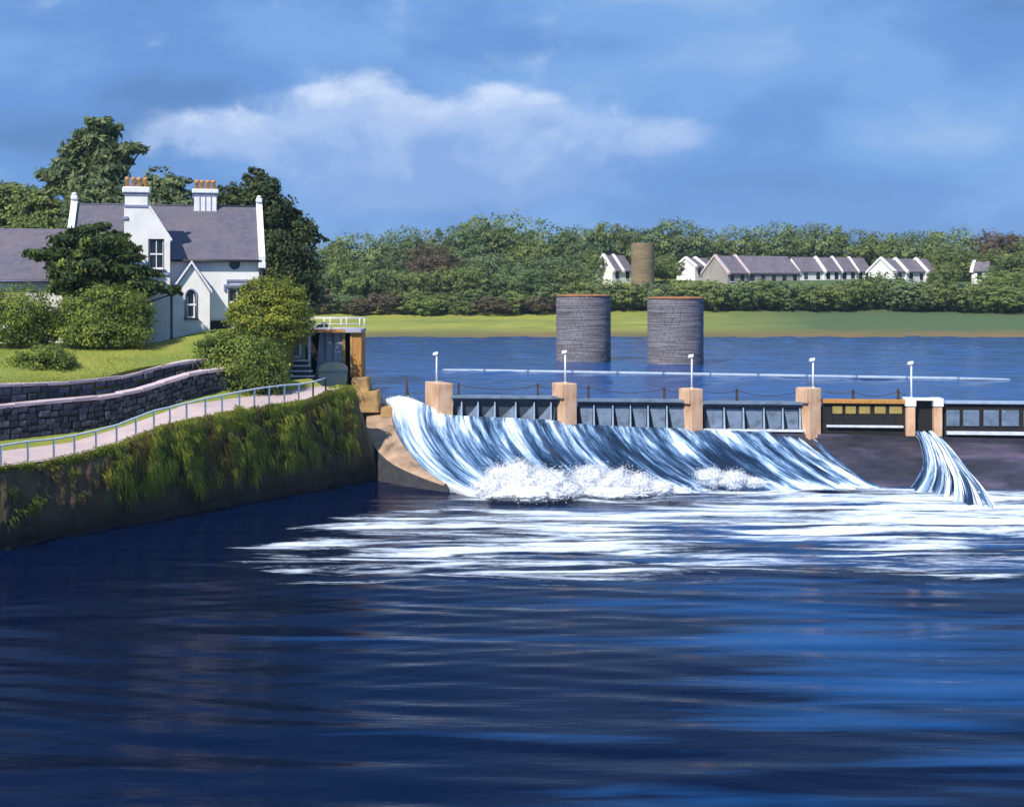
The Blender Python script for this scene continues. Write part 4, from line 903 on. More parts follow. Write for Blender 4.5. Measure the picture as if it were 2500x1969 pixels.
# ------------------------------------------------------------------ left sluice structure
def sluice():
    d = 72.0; c = P(808, 945, d); gz = 4.6
    root = empty('sluice_house', (c.x, d, gz)); tag(root, 'tall left sluice frame with grey gate, tan pillar and white-railed deck', 'sluice')
    X = lambda px, dd=d: (px - 1250) / F * dd - c.x
    Z = lambda py, dd=d: CZ - (py - HZ) / F * dd - gz
    top = Z(812)
    box_obj('deck', X(735), X(883), -.25, 2.2, top, Z(803), M['lavender'], root, .02); box_obj('deck_edge', X(737), X(842), -.30, -.252, top + .03, Z(803) - .01, M['orange'], root)
    box_obj('back_wall', X(735), X(857), 1.6, 1.8, -2.5, top - .002, M['plate'], root)  # black back plate paints the dark inside the openings
    box_obj('pillar', X(857), X(883), 0, 1.9, Z(922), top - .002, M['orange'], root, .03); box_obj('pillar_lit_side', X(855), X(860), -.03, -.002, Z(920), top - .02, M['tan'], root)  # paler strip paints the lit left face of the pillar
    box_obj('mullion', X(835), X(842), .1, .4, Z(890), top - .002, M['tan'], root, .01)
    box_obj('post', X(751), X(757), .1, .4, Z(905), top - .002, M['step'], root, .01)
    box_obj('post', X(730), X(734), .0, .4, Z(868), top - .002, M['step'], root, .01)
    bm = bmesh.new(); hexa(bm, [(X(769), -.05, Z(940)), (X(834), -.05, Z(940)), (X(834), .5, Z(940)), (X(769), .5, Z(940)), (X(779), .25, top - .01), (X(834), .25, top - .01), (X(834), .5, top - .01), (X(779), .5, top - .01)]); leaf = bm_obj('gate_leaf', bm, M['cladding'], root)
    for px in (792, 812): box_obj('batten', X(px), X(px) + .05, .10, .2, Z(885), top - .05, M['steel_dark'], leaf)
    box_obj('sill_wall', X(735), X(857), .55, 1.59, -2.5, Z(915), M['mortar'], root)
    # rounded pale block before the gate
    bm = bmesh.new(); x0, x1 = X(781), X(850); z0, z1 = Z(945), Z(905); n = 12; pr = [(x0, z0), (x1 - .03, z0), (x1 - .03, z1), (x1, z1 + .02)] + [(x0 + (x1 - x0) * (0.5 + 0.5 * math.cos(math.pi * k / n)), z1 + .05 + (Z(885) - z1) * math.sin(math.pi * k / n) ** .7) for k in range(1, n)] + [(x0, z1 + .02)]
    f = [bm.verts.new((x, -.55, z)) for x, z in pr]; k_ = [bm.verts.new((x, -.06, z)) for x, z in pr]; bm.faces.new(f); bm.faces.new(k_[::-1])
    for i in range(len(pr)): bm.faces.new((f[i], f[(i + 1) % len(pr)], k_[(i + 1) % len(pr)], k_[i]))
    bm_obj('breast_block', bm, M['lime'], root)
    box_obj('breast_band', x0 - .02, x1 + .02, -.60, -.552, z1 - .05, z1 + .03, M['cladding'], root)
    # railing on the deck
    rl = empty('deck_railing', (0, 0, 0), 0, root)
    zt = Z(777); zd = Z(803)
    for px in (748, 793, 834, 879): tube('railing_post', [(X(px), -.2, zd), (X(px), -.2, zt)], .03, M['white'], rl, 6)
    for f_ in (.12, .5, 1.0): tube('rail', [(X(745), -.2, zd + (zt - zd) * f_), (X(880), -.2, zd + (zt - zd) * f_)], .025, M['white'], rl, 6)
    tube('rail', [(X(880), -.2, zt), (X(880), 2.1, zt)], .025, M['white'], rl, 6)
    for px in (748, 793, 834, 879): tube('railing_post', [(X(px), 2.1, zd), (X(px), 2.1, zt)], .03, M['white'], rl, 6)
    tube('rail', [(X(745), 2.1, zt), (X(880), 2.1, zt)], .025, M['white'], rl, 6)
    box_obj('foundation', X(700), X(884), 1.0, 2.4, -5.2, Z(930), M['mortar'], root)
    box_obj('wing_wall', X(697), X(730), .3, .7, Z(880), Z(830), M['lavender'], root)
    box_obj('wing_coping', X(694), X(731), .22, .75, Z(874), Z(868), M['step'], root).location = (0, -.2, 0)
sluice()
def steps():
    root = empty('stone_steps', tuple(P(730, 950, 70.4))); tag(root, 'flight of grey stone steps left of the sluice frame', 'steps'); o = P(730, 950, 70.4)
    n = 6
    for k in range(n):
        t = k / (n - 1); d = 69.4 + 2.3 * t; py = 943 - 64 * t; a = P(694 + 6 * (1 - t), py, d) - o; b = P(772 - 22 * t, py, d) - o
        box_obj('riser', a.x, b.x, a.y, a.y + .6, a.z - .6, a.z - .07, M['mortar'], root); box_obj('tread', a.x + .15, b.x + .04, a.y - .05, a.y + .55, a.z - .068, a.z, M['step'], root, .015)
steps()
def abutment():
    root = empty('abutment', tuple(P(880, 960, 71.5))); o = P(880, 960, 71.5); tag(root, 'stepped tan stone abutment with curved wing wall beside the falling water', 'abutment')
    def blk(px0, px1, py0, py1, d0, dep, nm='block', slant=.05):
        a = P(px0, py1, d0) - o; b = P(px1, py0, d0) - o; bm = bmesh.new()
        hexa(bm, [(a.x, a.y, a.z), (b.x + slant, a.y, a.z), (b.x + slant, a.y + dep, a.z), (a.x, a.y + dep, a.z), (a.x + .03, a.y, b.z), (b.x - slant, a.y, b.z), (b.x - slant, a.y + dep, b.z), (a.x + .03, a.y + dep, b.z)])
        bmesh.ops.bevel(bm, geom=list(bm.edges), offset=.05, segments=2, affect='EDGES'); bm_obj(nm, bm, M['tan'], root)
    blk(857, 899, 922, 957, 71.2, 1.6); blk(868, 924, 956, 1008, 70.9, 1.8); blk(928, 972, 994, 1032, 70.9, 1.3, slant=.02)
    blk(862, 930, 1004, 1180, 71.4, 1.6, 'footing', 0.0)
    # curved wing wall, its top sweeping down to the pool
    bm = bmesh.new(); prev = None; zb = -.8 - o.z
    for v in np.linspace(-.04, .86, 16):
        q = weir_pt(np.array([0.12]), np.array([max(v, 0.0)]))[0]; q = Vector(tuple(q)) - o + Vector((0, -min(v, 0) * 8, 0))
        w = float(np.interp(v, [0, .2, .4, .6, .8, .86], [1.15, 1.4, 1.5, 1.2, .5, .25])); b = q + Vector((.12, 0, .08)); a = q + Vector((-w, .15, -.02 + .1 * math.sin(v * 9)))
        ring = [bm.verts.new(k_) for k_ in ((a.x, a.y, zb), a, a.lerp(b, .5) + Vector((0, 0, .10)), b, (b.x, b.y, zb))]
        if prev:
            for i in range(5): bm.faces.new((prev[i], ring[i], ring[(i + 1) % 5], prev[(i + 1) % 5]))
        else: bm.faces.new(ring)
        prev = ring
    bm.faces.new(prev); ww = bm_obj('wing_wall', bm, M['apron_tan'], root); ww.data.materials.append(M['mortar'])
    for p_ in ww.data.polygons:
        if min(ww.data.vertices[i_].co.z for i_ in p_.vertices) < zb + .1: p_.material_index = 1  # upright faces darker: wet stone with its shade put into the colour
abutment()
# land mass behind the quay end
_e = box_obj('quay_fill', -14.5, -8.95, 70.6, 73.2, -0.6, 4.4, M['mortar']); tag(_e, 'dark masonry under the sluice', kind='structure')

# ------------------------------------------------------------------ the white house
HA = math.radians(14); HO = np.array([(500 - 1250) / F * 71.5, 71.5]); HZ0 = 7.0
HEX = np.array([math.cos(HA), math.sin(HA)]); HEN = np.array([math.sin(HA), -math.cos(HA)])
def hp(px, py, off=0.0):
    X = (px - 1250) / F; d = (HO @ HEN + off) / (X * HEN[0] + HEN[1]); p = P(px, py, d)
    return float((np.array([p.x, p.y]) - HO) @ HEX), p.z - HZ0
def rect(x0, z0, x1, z1): return [(x0, z0), (x1, z0), (x1, z1), (x0, z1)]
def uvproj(o, ax, az):      # uv along two local axes
    me = o.data; l = me.uv_layers.new(name='UVMap'); ax = Vector(ax); az = Vector(az)
    for lp in me.loops: c = me.vertices[lp.vertex_index].co; l.data[lp.index].uv = (c.dot(ax), c.dot(az))
def sash_window(root, x0, z0, x1, z1, y, cols=2, rows=2, surround=True, arch=False):
    w = empty('window', (0, 0, 0), 0, root)
    box_obj('pane', x0 - .02, x1 + .02, y + .16, y + .18, z0 - .02, z1 + (.02 if not arch else -.02), M['glass'], w)
    b = .055
    def bar(nm, a0, a1, c0, c1, yy=.10, m=None): box_obj(nm, a0, a1, y + yy, y + yy + .05, c0, c1, m or M['sash'], w)
    if surround:
        bar('frame', x0, x0 + b, z0, z1, .06, M['frame_dark']); bar('frame', x1 - b, x1, z0, z1, .06, M['frame_dark']); bar('frame', x0 + b, x1 - b, z1 - b, z1, .06, M['frame_dark'])
    for i in range(1, cols): xm = x0 + (x1 - x0) * i / cols; bar('glazing_bar', xm - .025, xm + .025, z0 + b, z1 - b)
    for j in range(1, rows): zm = z0 + (z1 - z0) * j / rows; bar('meeting_rail', x0 + b, x1 - b, zm - .045, zm + .045, .085)
    bar('bottom_rail', x0 + b, x1 - b, z0 + .0, z0 + .10, .085)
    bar('sash_stile', x0 + b, x0 + b + .035, z0 + .1, z1 - b, .105); bar('sash_stile', x1 - b - .035, x1 - b, z0 + .1, z1 - b, .105)
    return w
def house():
    root = empty('house', (HO[0], HO[1], HZ0), HA); tag(root, 'white rendered house with slate roofs, two chimneys and gabled porch', 'house')
    W = M['render']; th = .3
    xl = hp(165, 600, 0)[0]; xr = hp(640, 626, 0)[0]; ze = hp(520, 626, .3)[1]; RD = 3.6
    zr = hp(400, 506, -RD)[1]; xw0, _ = hp(303, 600, 1.0); xw1 = hp(415, 600, 1.0)[0]; wy = -1.0
    # main front wall with window openings
    ox, oz = hp(573, 645); oc = [(ox + .27 * math.cos(a), oz + .27 * math.sin(a)) for a in np.linspace(0, 2 * math.pi, 21)[:-1]]
    a0, t0 = hp(557, 704); a1, b0 = hp(600, 770)
    poly_wall('front_wall', [(xl, -.6), (xr, -.6), (xr, ze), (xl, ze)], [oc, rect(a0, b0, a1, t0)], 0, th, W, root)
    sash_window(root, a0, b0, a1, t0, 0, 2, 2)
    box_obj('sill', a0 - .12, a1 + .12, -.12, -.002, b0 - .1, b0, M['frame_dark'], root)
    ocu = empty('oculus', (0, 0, 0), 0, root); bm = bmesh.new(); bmesh.ops.create_circle(bm, cap_ends=True, radius=.29, segments=20, matrix=Matrix.Translation((ox, .17, oz)) @ Matrix.Rotation(math.pi / 2, 4, 'X')); bm_obj('pane', bm, M['glass'], ocu)
    bm = bmesh.new(); V, Fc, n = tube_data([(ox + .28 * math.cos(a), -.01, oz + .28 * math.sin(a)) for a in np.linspace(0, 2 * math.pi, 25)], .035, 6); vv = [bm.verts.new(v) for v in V]; [bm.faces.new([vv[i] for i in f]) for f in Fc]; bm_obj('ring', bm, M['frame_dark'], ocu)
    # hood mould
    hm = empty('hood_mould', (0, 0, 0), 0, root); h0 = hp(553, 682); h1 = hp(604, 697); k0 = hp(546, 697); k1 = hp(611, 706)
    box_obj('label', h0[0], h1[0], -.10, -.002, h0[1] - .10, h0[1], M['moulding'], hm); box_obj('string', k0[0], k1[0], -.12, -.002, h1[1] - .05, h1[1] + .07, M['moulding'], hm)
    box_obj('drop', h0[0], h0[0] + .07, -.09, -.002, h1[1] + .071, h0[1] - .101, M['moulding'], hm); box_obj('drop', h1[0] - .07, h1[0], -.09, -.002, h1[1] + .071, h0[1] - .101, M['moulding'], hm)
    box_obj('stop', k0[0], k0[0] + .1, -.11, -.002, k1[1] - .08, h1[1] - .051, M['moulding'], hm); box_obj('stop', k1[0] - .1, k1[0], -.11, -.002, k1[1] - .08, h1[1] - .051, M['moulding'], hm)
    # gable ends, back wall
    D = 2 * RD
    for nm, x in (('gable_wall', xl), ('gable_wall', xr - th)):
        bm = bmesh.new(); pr = [(.301, -.6), (D - .301, -.6), (D, ze), (RD, zr - .03), (.0, ze)]
        pr = [(.301, -.6), (D - .301, -.6), (D - .301, ze), (RD, zr - .12), (.301, ze)]
        f = [bm.verts.new((x, y, z)) for y, z in pr]; g = [bm.verts.new((x + th, y, z)) for y, z in pr]; bm.faces.new(f); bm.faces.new(g[::-1])
        for i in range(5): bm.faces.new((f[i], f[(i + 1) % 5], g[(i + 1) % 5], g[i]))
        bm_obj(nm, bm, W, root)
    box_obj('back_wall', xl, xr, D - .3, D, -.6, ze, W, root)
    # roof
    def slab(nm, pts, up, m, par):   # quad thickened
        bm = bmesh.new(); a = [bm.verts.new(p) for p in pts]; b = [bm.verts.new(Vector(p) + Vector(up)) for p in pts]; bm.faces.new(a[::-1]); bm.faces.new(b)
        for i in range(len(pts)): bm.faces.new((a[i], a[(i + 1) % len(pts)], b[(i + 1) % len(pts)], b[i]))
        return bm_obj(nm, bm, m, par)
    sl = (zr - ze) / RD; ey = -.32; ez = ze + sl * ey
    r1 = slab('roof', [(xl + .05, ey, ez), (xr - .05, ey, ez), (xr - .05, RD, zr), (xl + .05, RD, zr)], (0, 0, .12), M['slate'], root); v_ = Vector((0, RD, zr - ze)).normalized(); uvproj(r1, (1, 0, 0), v_)
    r2 = slab('roof', [(xl + .05, D - ey, ez), (xl + .05, RD + .002, zr), (xr - .05, RD + .002, zr), (xr - .05, D - ey, ez)], (0, 0, .12), M['slate'], root); uvproj(r2, (1, 0, 0), (0, v_[1], -v_[2]))
    tube('ridge', [(xl + .1, RD, zr + .11), (xr - .1, RD, zr + .11)], .07, M['frame_dark'], r1, 8)
    tube('gutter', [(xw1 + .05, ey - .04, ez + .02), (xr - .05, ey - .04, ez + .02)], .06, M['iron'], root, 8)
    pxd = hp(634, 640)[0]; tube('downpipe', [(pxd, ey + .05, ez), (pxd, -.1, ez - .25), (pxd, -.1, .4)], .045, M['iron'], root, 8)
    # raised verges
    for x in (xl, xr):
        vg = empty('parapet', (0, 0, 0), 0, root); s = -.16 if x == xl else -.2
        slab('coping', [(x + s, ey - .05, ez - .05), (x + s + .36, ey - .05, ez - .05), (x + s + .36, RD, zr + .02), (x + s, RD, zr + .02)], (0, 0, .34), M['white'], vg)
        slab('coping', [(x + s, D - ey, ez - .05), (x + s, RD + .002, zr + .02), (x + s + .36, RD + .002, zr + .02), (x + s + .36, D - ey, ez - .05)], (0, 0, .34), M['white'], vg)
        box_obj('kneeler', x + s - .02, x + s + .40, ey - .10, .12, ez - .40, ez - .06, M['white'], vg, .03)
        bm = bmesh.new(); box(bm, x + s - .02, x + s + .38, RD - .2, RD + .2, zr + .362, zr + .62, .05); bm_obj('finial', bm, M['white'], vg)
        tube('finial_knob', [(x + s + .18, RD, zr + .62), (x + s + .18, RD, zr + .70), (x + s + .18, RD, zr + .80)], [.12, .17, .08], M['white'], vg, 10)
        if x == xr: box_obj('corbel', x + s - .0, x + s + .3, ey + .12, -.002, ez - .62, ez - .42, M['frame_dark'], vg)
    # chimneyed front wing
    gx, gz = hp(362, 506, 1.0); ex_, ez_ = hp(415, 584, 1.0); cx0 = hp(303, 506, 1.0)[0]
    wx0, wz1 = hp(362, 583, 1.0); wx1, wz0 = hp(401, 657, 1.0)
    wing = empty('front_wing', (0, 0, 0), 0, root)
    poly_wall('wing_wall', [(xw0, -1.0), (xw1, -1.0), (xw1, ez_), (gx, gz), (xw0, gz)], [rect(wx0, wz0, wx1, wz1)], wy, .32, W, wing)
    box_obj('side_wall', xw1 - .3, xw1, wy + .321, -.002, -1.0, ez_ - .1, W, wing); box_obj('side_wall', xw0, xw0 + .3, wy + .321, 1.4, -1.0, gz - .6, W, wing)
    sash_window(root, wx0, wz0, wx1, wz1, wy, 2, 2)
    s0 = hp(378, 661, 1.1); s1 = hp(413, 672, 1.1); box_obj('sill', wx0 - .1, wx1 + .08, wy - .14, wy - .002, wz0 - .13, wz0 - .01, M['frame_dark'], root); box_obj('sill_apron', wx0 - .02, s1[0], wy - .10, wy - .002, wz0 - .34, wz0 - .17, M['moulding'], root)
    r3 = slab('wing_roof', [(ex_ - .02, wy + .15, ez_ - .02), (ex_ - .02, 2.2, ez_ - .02), (gx - .02, 3.2, gz), (gx - .02, wy + .15, gz)], (0.02, 0, .09), M['slate'], wing); uvproj(r3, (0, 1, 0), Vector((gx - ex_, 0, gz - ez_)).normalized())
    r4 = slab('wing_roof', [(xw0 + .02, wy + .3, gz - .12), (gx - .03, wy + .3, gz - .12), (gx - .03, 3.2, gz - .02), (xw0 + .02, 3.2, gz - .02)], (0, 0, .1), M['slate'], wing); uvproj(r4, (1, 0, 0), (0, 1, 0))
    slab('wing_coping', [(ex_ + .06, wy - .06, ez_ - .12), (ex_ + .06, wy + .38, ez_ - .12), (gx + .02, wy + .38, gz), (gx + .02, wy - .06, gz)], (.07, 0, .12), M['white'], wing)
    box_obj('kneeler', xw0 - .08, xw0 + .22, wy - .08, wy + .3, hp(303, 536, 1)[1], hp(303, 528, 1)[1], M['moulding'], wing, .02)
    def chimney(x0, x1, y0, y1, z0, pyt, pyc, off, pots, grooves):
        ch = empty('chimney', (0, 0, 0), 0, root); zt = pyt; zc = pyc
        box_obj('stack', x0, x1, y0, y1, z0, zc - .002, W, ch, .02)
        box_obj('band', x0 - .04, x1 + .04, y0 - .04, y1 + .04, zc - .14, zc - .004, M['moulding'], ch)
        box_obj('cap', x0 - .13, x1 + .13, y0 - .13, y1 + .13, zc, zt, M['white'], ch, .05)
        for k in range(grooves): xg = x0 + (x1 - x0) * (k + 1) / (grooves + 1); box_obj('groove_fillet', xg - .025, xg + .025, y0 - .03, y0 - .002, z0, zc - .15, M['moulding'], ch)
        for a, b, top in pots:
            xm = (a + b) / 2; r = (b - a) / 2; ym = (y0 + y1) / 2
            tube('chimney_pot', [(xm, ym, zt - .02), (xm, ym, zt + (top - zt) * .7), (xm, ym, zt + (top - zt) * .72), (xm, ym, top)], [r * .92, r * .82, r * 1.02, r * 1.0], M['pot'], ch, 12)
    x0, zc = hp(305, 471, .9); x1, zt = hp(361, 457, .9); pt = hp(330, 432, .7)[1]
    chimney(x0, x1, wy + .02, wy + 1.0, gz + .05, zt, zc, .9, [(hp(a, 440, .5)[0], hp(b, 440, .5)[0], pt) for a, b in ((305, 316), (320, 331), (335, 346), (350, 361))], 0)
    box_obj('chimney_plinth', x0 - .05, x1 + .06, wy - .05, wy + 1.1, gz + .001, gz + .12, M['moulding'], root)
    x0, zc = hp(474, 472, -RD + .4); x1, zt = hp(529, 462, -RD + .4); pt = hp(500, 440, -RD)[1]
    chimney(x0, x1, RD - .4, RD + .5, zr - .4, zt, zc, 0, [(hp(a, 445, -RD)[0], hp(b, 445, -RD)[0], pt) for a, b in ((475, 487), (488, 500), (502, 514), (515, 527))], 3)
    # porch
    po = empty('porch', (0, 0, 0), 0, root); pf = .85
    px0 = max(hp(422, 700, pf)[0], xw1 + .02); px1, pze = hp(512, 708, pf); pax, paz = hp(468, 641, pf)
    ax0, az0 = hp(455, 776, pf); ax1, az1 = hp(478, 722, pf); am = (ax0 + ax1) / 2; ar = (ax1 - ax0) / 2
    arch = [(ax0, az0), (ax1, az0)] + [(am + ar * math.cos(t), az1 + ar * 1.25 * math.sin(t)) for t in np.linspace(0, math.pi, 11)]
    poly_wall('porch_front', [(px0, -.9), (px1, -.9), (px1, pze), (pax, paz - .06), (px0, pze)], [arch], -pf, .25, W, po)
    box_obj('porch_side', px1 - .25, px1, -pf + .251, -.002, -.9, pze, W, po); box_obj('porch_side', px0, px0 + .25, -pf + .251, -.002, -.9, pze, W, po)
    wn = sash_window(root, ax0, az0, ax1, az1, -pf, 1, 1, False, True); wn.name = 'arched_window'
    bm = bmesh.new(); f = [bm.verts.new((x, -pf + .165, z)) for x, z in arch]; bm.faces.new(f); bm_obj('pane', bm, M['glass'], wn)
    arc2 = [(ax0 - .05, az0)] + [(am - (ar + .05) * math.cos(t), az1 + (ar * 1.25 + .05) * math.sin(t)) for t in np.linspace(0, math.pi, 15)] + [(ax1 + .05, az0)]
    tube('surround', [(x, -pf - .01, z) for x, z in arc2], .055, M['moulding'], wn, 6)
    zm = (az0 + az1 + ar) / 2; box_obj('meeting_rail', ax0, ax1, -pf + .09, -pf + .14, zm - .05, zm + .05, M['sash'], wn); box_obj('glazing_bar', ax1 - .13, ax1 - .09, -pf + .1, -pf + .14, az0 + .1, az1 + .1, M['sash'], wn)
    box_obj('sill', ax0 - .13, ax1 + .13, -pf - .12, -pf - .002, az0 - .1, az0 - .005, M['frame_dark'], wn)
    for sx, xe in ((-1, px0), (1, px1)):
        zz = pze - .08 if sx > 0 else pze - .08
        pts = [(xe + sx * .10, -pf - .12, zz), (xe + sx * .10, -.003, zz), (pax, -.003, paz), (pax, -pf - .12, paz)]
        r5 = slab('porch_roof', pts if sx < 0 else pts[::-1], (0, 0, .10), M['slate'], po); uvproj(r5, (0, 1, 0), Vector((pax - xe, 0, paz - zz)).normalized())
        slab('bargeboard', [(xe + sx * .13, -pf - .20, zz - .10), (xe + sx * .13, -pf - .122, zz - .10), (pax, -pf - .122, paz - .05), (pax, -pf - .20, paz - .05)], (0, 0, .18), M['white'], po)
        slab('barge_shadow_mould', [(xe + sx * .02, -pf - .10, zz - .12), (xe + sx * .02, -pf - .003, zz - .12), (pax, -pf - .003, paz - .14), (pax, -pf - .10, paz - .14)], (0, 0, .10), M['moulding'], po)
    # cellar grille beside the porch
    gr = empty('cellar_grille', (0, 0, 0), 0, root); g0, gz1 = hp(515, 783, .15); g1, gz0 = hp(562, 808, .15)
    box_obj('dark_backing', g0, g1, -.03, -.004, gz0 - .2, gz1, M['plate'], gr)  # flat black plate draws the dark hollow behind the bars
    for k in range(14): x = g0 + (g1 - g0) * (k + .5) / 14; box_obj('bar', x - .018, x + .018, -.09, -.05, gz0 - .15, gz1 + .03, M['iron'], gr)
    box_obj('grille_rail', g0, g1, -.10, -.04, gz1 - .04, gz1 + .0, M['iron'], gr)
house()
def outbuilding():
    zr = P(60, 563, 74).z; ze = P(60, 676, 70).z; a = HA; e = np.array([-20.0 - 7.3, 68.3 + .0]); X1 = hp(165, 600, 0)[0]
    o = HO + HEX * (X1 - .25); root = empty('outbuilding', (o[0], o[1], HZ0), HA); tag(root, 'low pale outbuilding with long slate roof joined left of the house', 'outbuilding')
    ze = hp(100, 676, .2)[1]; zr = hp(100, 563, -3.2)[1]; L = 12.0; RD = 3.2
    poly_wall('front_wall', [(-L, -1.2), (0, -1.2), (0, ze), (-L, ze)], [rect(-4.4, ze - 1.6, -3.5, ze - .35), rect(-8.2, ze - 1.6, -7.3, ze - .35)], 0, .3, M['render'], root)
    for x0 in (-4.4, -8.2): sash_window(root, x0, ze - 1.6, x0 + .9, ze - .35, 0)
    bm = bmesh.new(); box(bm, -L, 0, RD * 2 - .3, RD * 2, -1.2, ze); bm_obj('back_wall', bm, M['render'], root)
    bm = bmesh.new(); pr = [(.301, -1.2), (RD * 2 - .301, -1.2), (RD * 2 - .301, ze), (RD, zr - .1), (.301, ze)]
    f = [bm.verts.new((-L, y, z)) for y, z in pr]; g = [bm.verts.new((-L + .3, y, z)) for y, z in pr]; bm.faces.new(f); bm.faces.new(g[::-1])
    for i in range(5): bm.faces.new((f[i], f[(i + 1) % 5], g[(i + 1) % 5], g[i]))
    bm_obj('gable_wall', bm, M['render'], root)
    sl = (zr - ze) / RD
    for s in (0, 1):
        ys = (-.3, RD) if s == 0 else (2 * RD + .3, RD + .002); zs = (ze - .3 * sl, zr)
        bm = bmesh.new(); p = [(-L - .2, ys[0], zs[0]), (-.02, ys[0], zs[0]), (-.02, ys[1], zs[1]), (-L - .2, ys[1], zs[1])]; a_ = [bm.verts.new(q) for q in p]; b_ = [bm.verts.new((q[0], q[1], q[2] + .12)) for q in p]; bm.faces.new(a_[::-1]); bm.faces.new(b_)
        for i in range(4): bm.faces.new((a_[i], a_[(i + 1) % 4], b_[(i + 1) % 4], b_[i]))
        r = bm_obj('roof', bm, M['slate'], root); uvproj(r, (1, 0, 0), Vector((0, RD if s == 0 else -RD, zr - ze)).normalized())
    tube('gutter', [(-L, -.36, ze - .28 * sl), (-.1, -.36, ze - .28 * sl)], .06, M['moulding'], root, 8)
outbuilding()

# ------------------------------------------------------------------ far terrace houses
def far_house(label, px_g, px_c, px_r, pyr, pye, pyb, wall, ang=38, nwin=2, gable=True, parapet=True, d=232.0):
    a = math.radians(ang); ex = np.array([math.cos(a), math.sin(a)]); en = np.array([math.sin(a), -math.cos(a)])
    c = P(px_c, pyb, d); O = np.array([c.x, c.y]); z0 = c.z - 1.5
    X = (px_r - 1250) / F; dr = (O @ en) / (X * en[0] + en[1]); L = float((np.array([X * dr, dr]) - O) @ ex)
    X = (px_g - 1250) / F; dg = (O @ ex) / (X * ex[0] + ex[1]); D = float(-(np.array([X * dg, dg]) - O) @ en); D = max(D, 5.0)
    D = min(D, 14.0)
    ze = P(px_c, pye, d).z - z0; zr = P(px_c, pyr, d + D / 2 * math.cos(a)).z - z0
    root = empty('terrace_house', (c.x, c.y, z0), a); tag(root, label, 'house', 'houses on the far hillside')
    bm = bmesh.new(); pr = [(0, 0), (D, 0), (D, ze), (D / 2, zr - .15), (0, ze)]; f = [bm.verts.new((0, y, z)) for y, z in pr]; g = [bm.verts.new((L, y, z)) for y, z in pr]; bm.faces.new(f); bm.faces.new(g[::-1])
    for i in range(5): bm.faces.new((f[i], f[(i + 1) % 5], g[(i + 1) % 5], g[i]))
    bm_obj('wall', bm, wall, root)
    for s in (0, 1):
        y0 = -.35 if s == 0 else D + .35; zz = ze - .35 * (zr - ze) / (D / 2); y1 = D / 2 + (0 if s == 0 else .005)
        bm = bmesh.new(); p = [(.02, y0, zz), (L - .02, y0, zz), (L - .02, y1, zr), (.02, y1, zr)]; A_ = [bm.verts.new(q) for q in p]; B_ = [bm.verts.new((q[0], q[1], q[2] + .16)) for q in p]; bm.faces.new(A_[::-1]); bm.faces.new(B_)
        for i in range(4): bm.faces.new((A_[i], A_[(i + 1) % 4], B_[(i + 1) % 4], B_[i]))
        bm_obj('roof', bm, M['far_roof'], root)
    if parapet:
        bm = bmesh.new()
        for x0 in (-.25,):
            for s in (0, 1):
                y0 = -.45 if s == 0 else D + .45; y1 = D / 2 + (0 if s == 0 else .004); zz = ze - .45 * (zr - ze) / (D / 2)
                hexa(bm, [(x0, y0, zz - .1), (x0 + .6, y0, zz - .1), (x0 + .6, y1, zr + .0), (x0, y1, zr + .0), (x0, y0, zz + .35), (x0 + .6, y0, zz + .35), (x0 + .6, y1, zr + .42), (x0, y1, zr + .42)])
        bm_obj('parapet', bm, M['far_white'] if wall is not M['far_grey'] else M['coping'], root)
    for k in range(nwin):
        x = L * (k + .5) / nwin; w = empty('window', (0, 0, 0), 0, root)
        box_obj('pane', x - .45, x + .45, -.03, -.003, ze - 1.75, ze - .35, M['glass'], w); box_obj('frame', x - .55, x + .55, -.06, -.031, ze - .36, ze - .25, M['sash'], w); box_obj('sill', x - .55, x + .55, -.10, -.004, ze - 1.88, ze - 1.76, M['sash'], w)
    return root
FW, FG = M['far_white'], M['far_grey']
far_house('white house left of the brown round tower, nearer of the pair', 1454, 1495, 1519, 624, 658, 682, FW, 38, 1)
far_house('white house squeezed against the left side of the brown round tower', 1480, 1519, 1545, 625, 658, 682, FW, 38, 1, d=233.5)
far_house('small white house right of the brown round tower', 1668, 1697, 1720, 631, 649, 675, FW, 38, 1, d=240)
far_house('small white house half hidden behind the grey terrace end', 1690, 1720, 1745, 631, 649, 675, FW, 38, 1, d=241.5)
far_house('grey rendered end house with broad gable facing left', 1716, 1776, 1824, 626, 664, 688, FG, 32, 2)
far_house('longest grey rendered house in the middle of the terrace', 1765, 1824, 1953, 626, 664, 688, FG, 24, 5, d=235)
far_house('white terrace house joining the long grey house', 1910, 1953, 2012, 629, 660, 688, FW, 24, 2, parapet=False, d=240)
far_house('white terrace house second right of the long grey house', 1970, 2012, 2052, 630, 660, 688, FW, 24, 2, d=242)
far_house('white terrace house third right of the long grey house', 2010, 2052, 2092, 630, 660, 688, FW, 24, 2, d=244)
far_house('last white house at the right end of the long terrace', 2055, 2092, 2128, 631, 660, 688, FW, 24, 2, d=246)
far_house('white gabled house starting the right-hand row', 2120, 2182, 2212, 632, 661, 682, FW, 34, 1)
far_house('middle white house of the right-hand row', 2160, 2212, 2262, 633, 661, 682, FW, 30, 2, d=233.5)
far_house('last house of the right-hand row, half lost in trees', 2210, 2262, 2288, 633, 661, 682, FW, 30, 1, d=235.5)
far_house('lone small pale house among trees at far right', 2330, 2372, 2412, 640, 660, 690, FW, -30, 1, d=233)

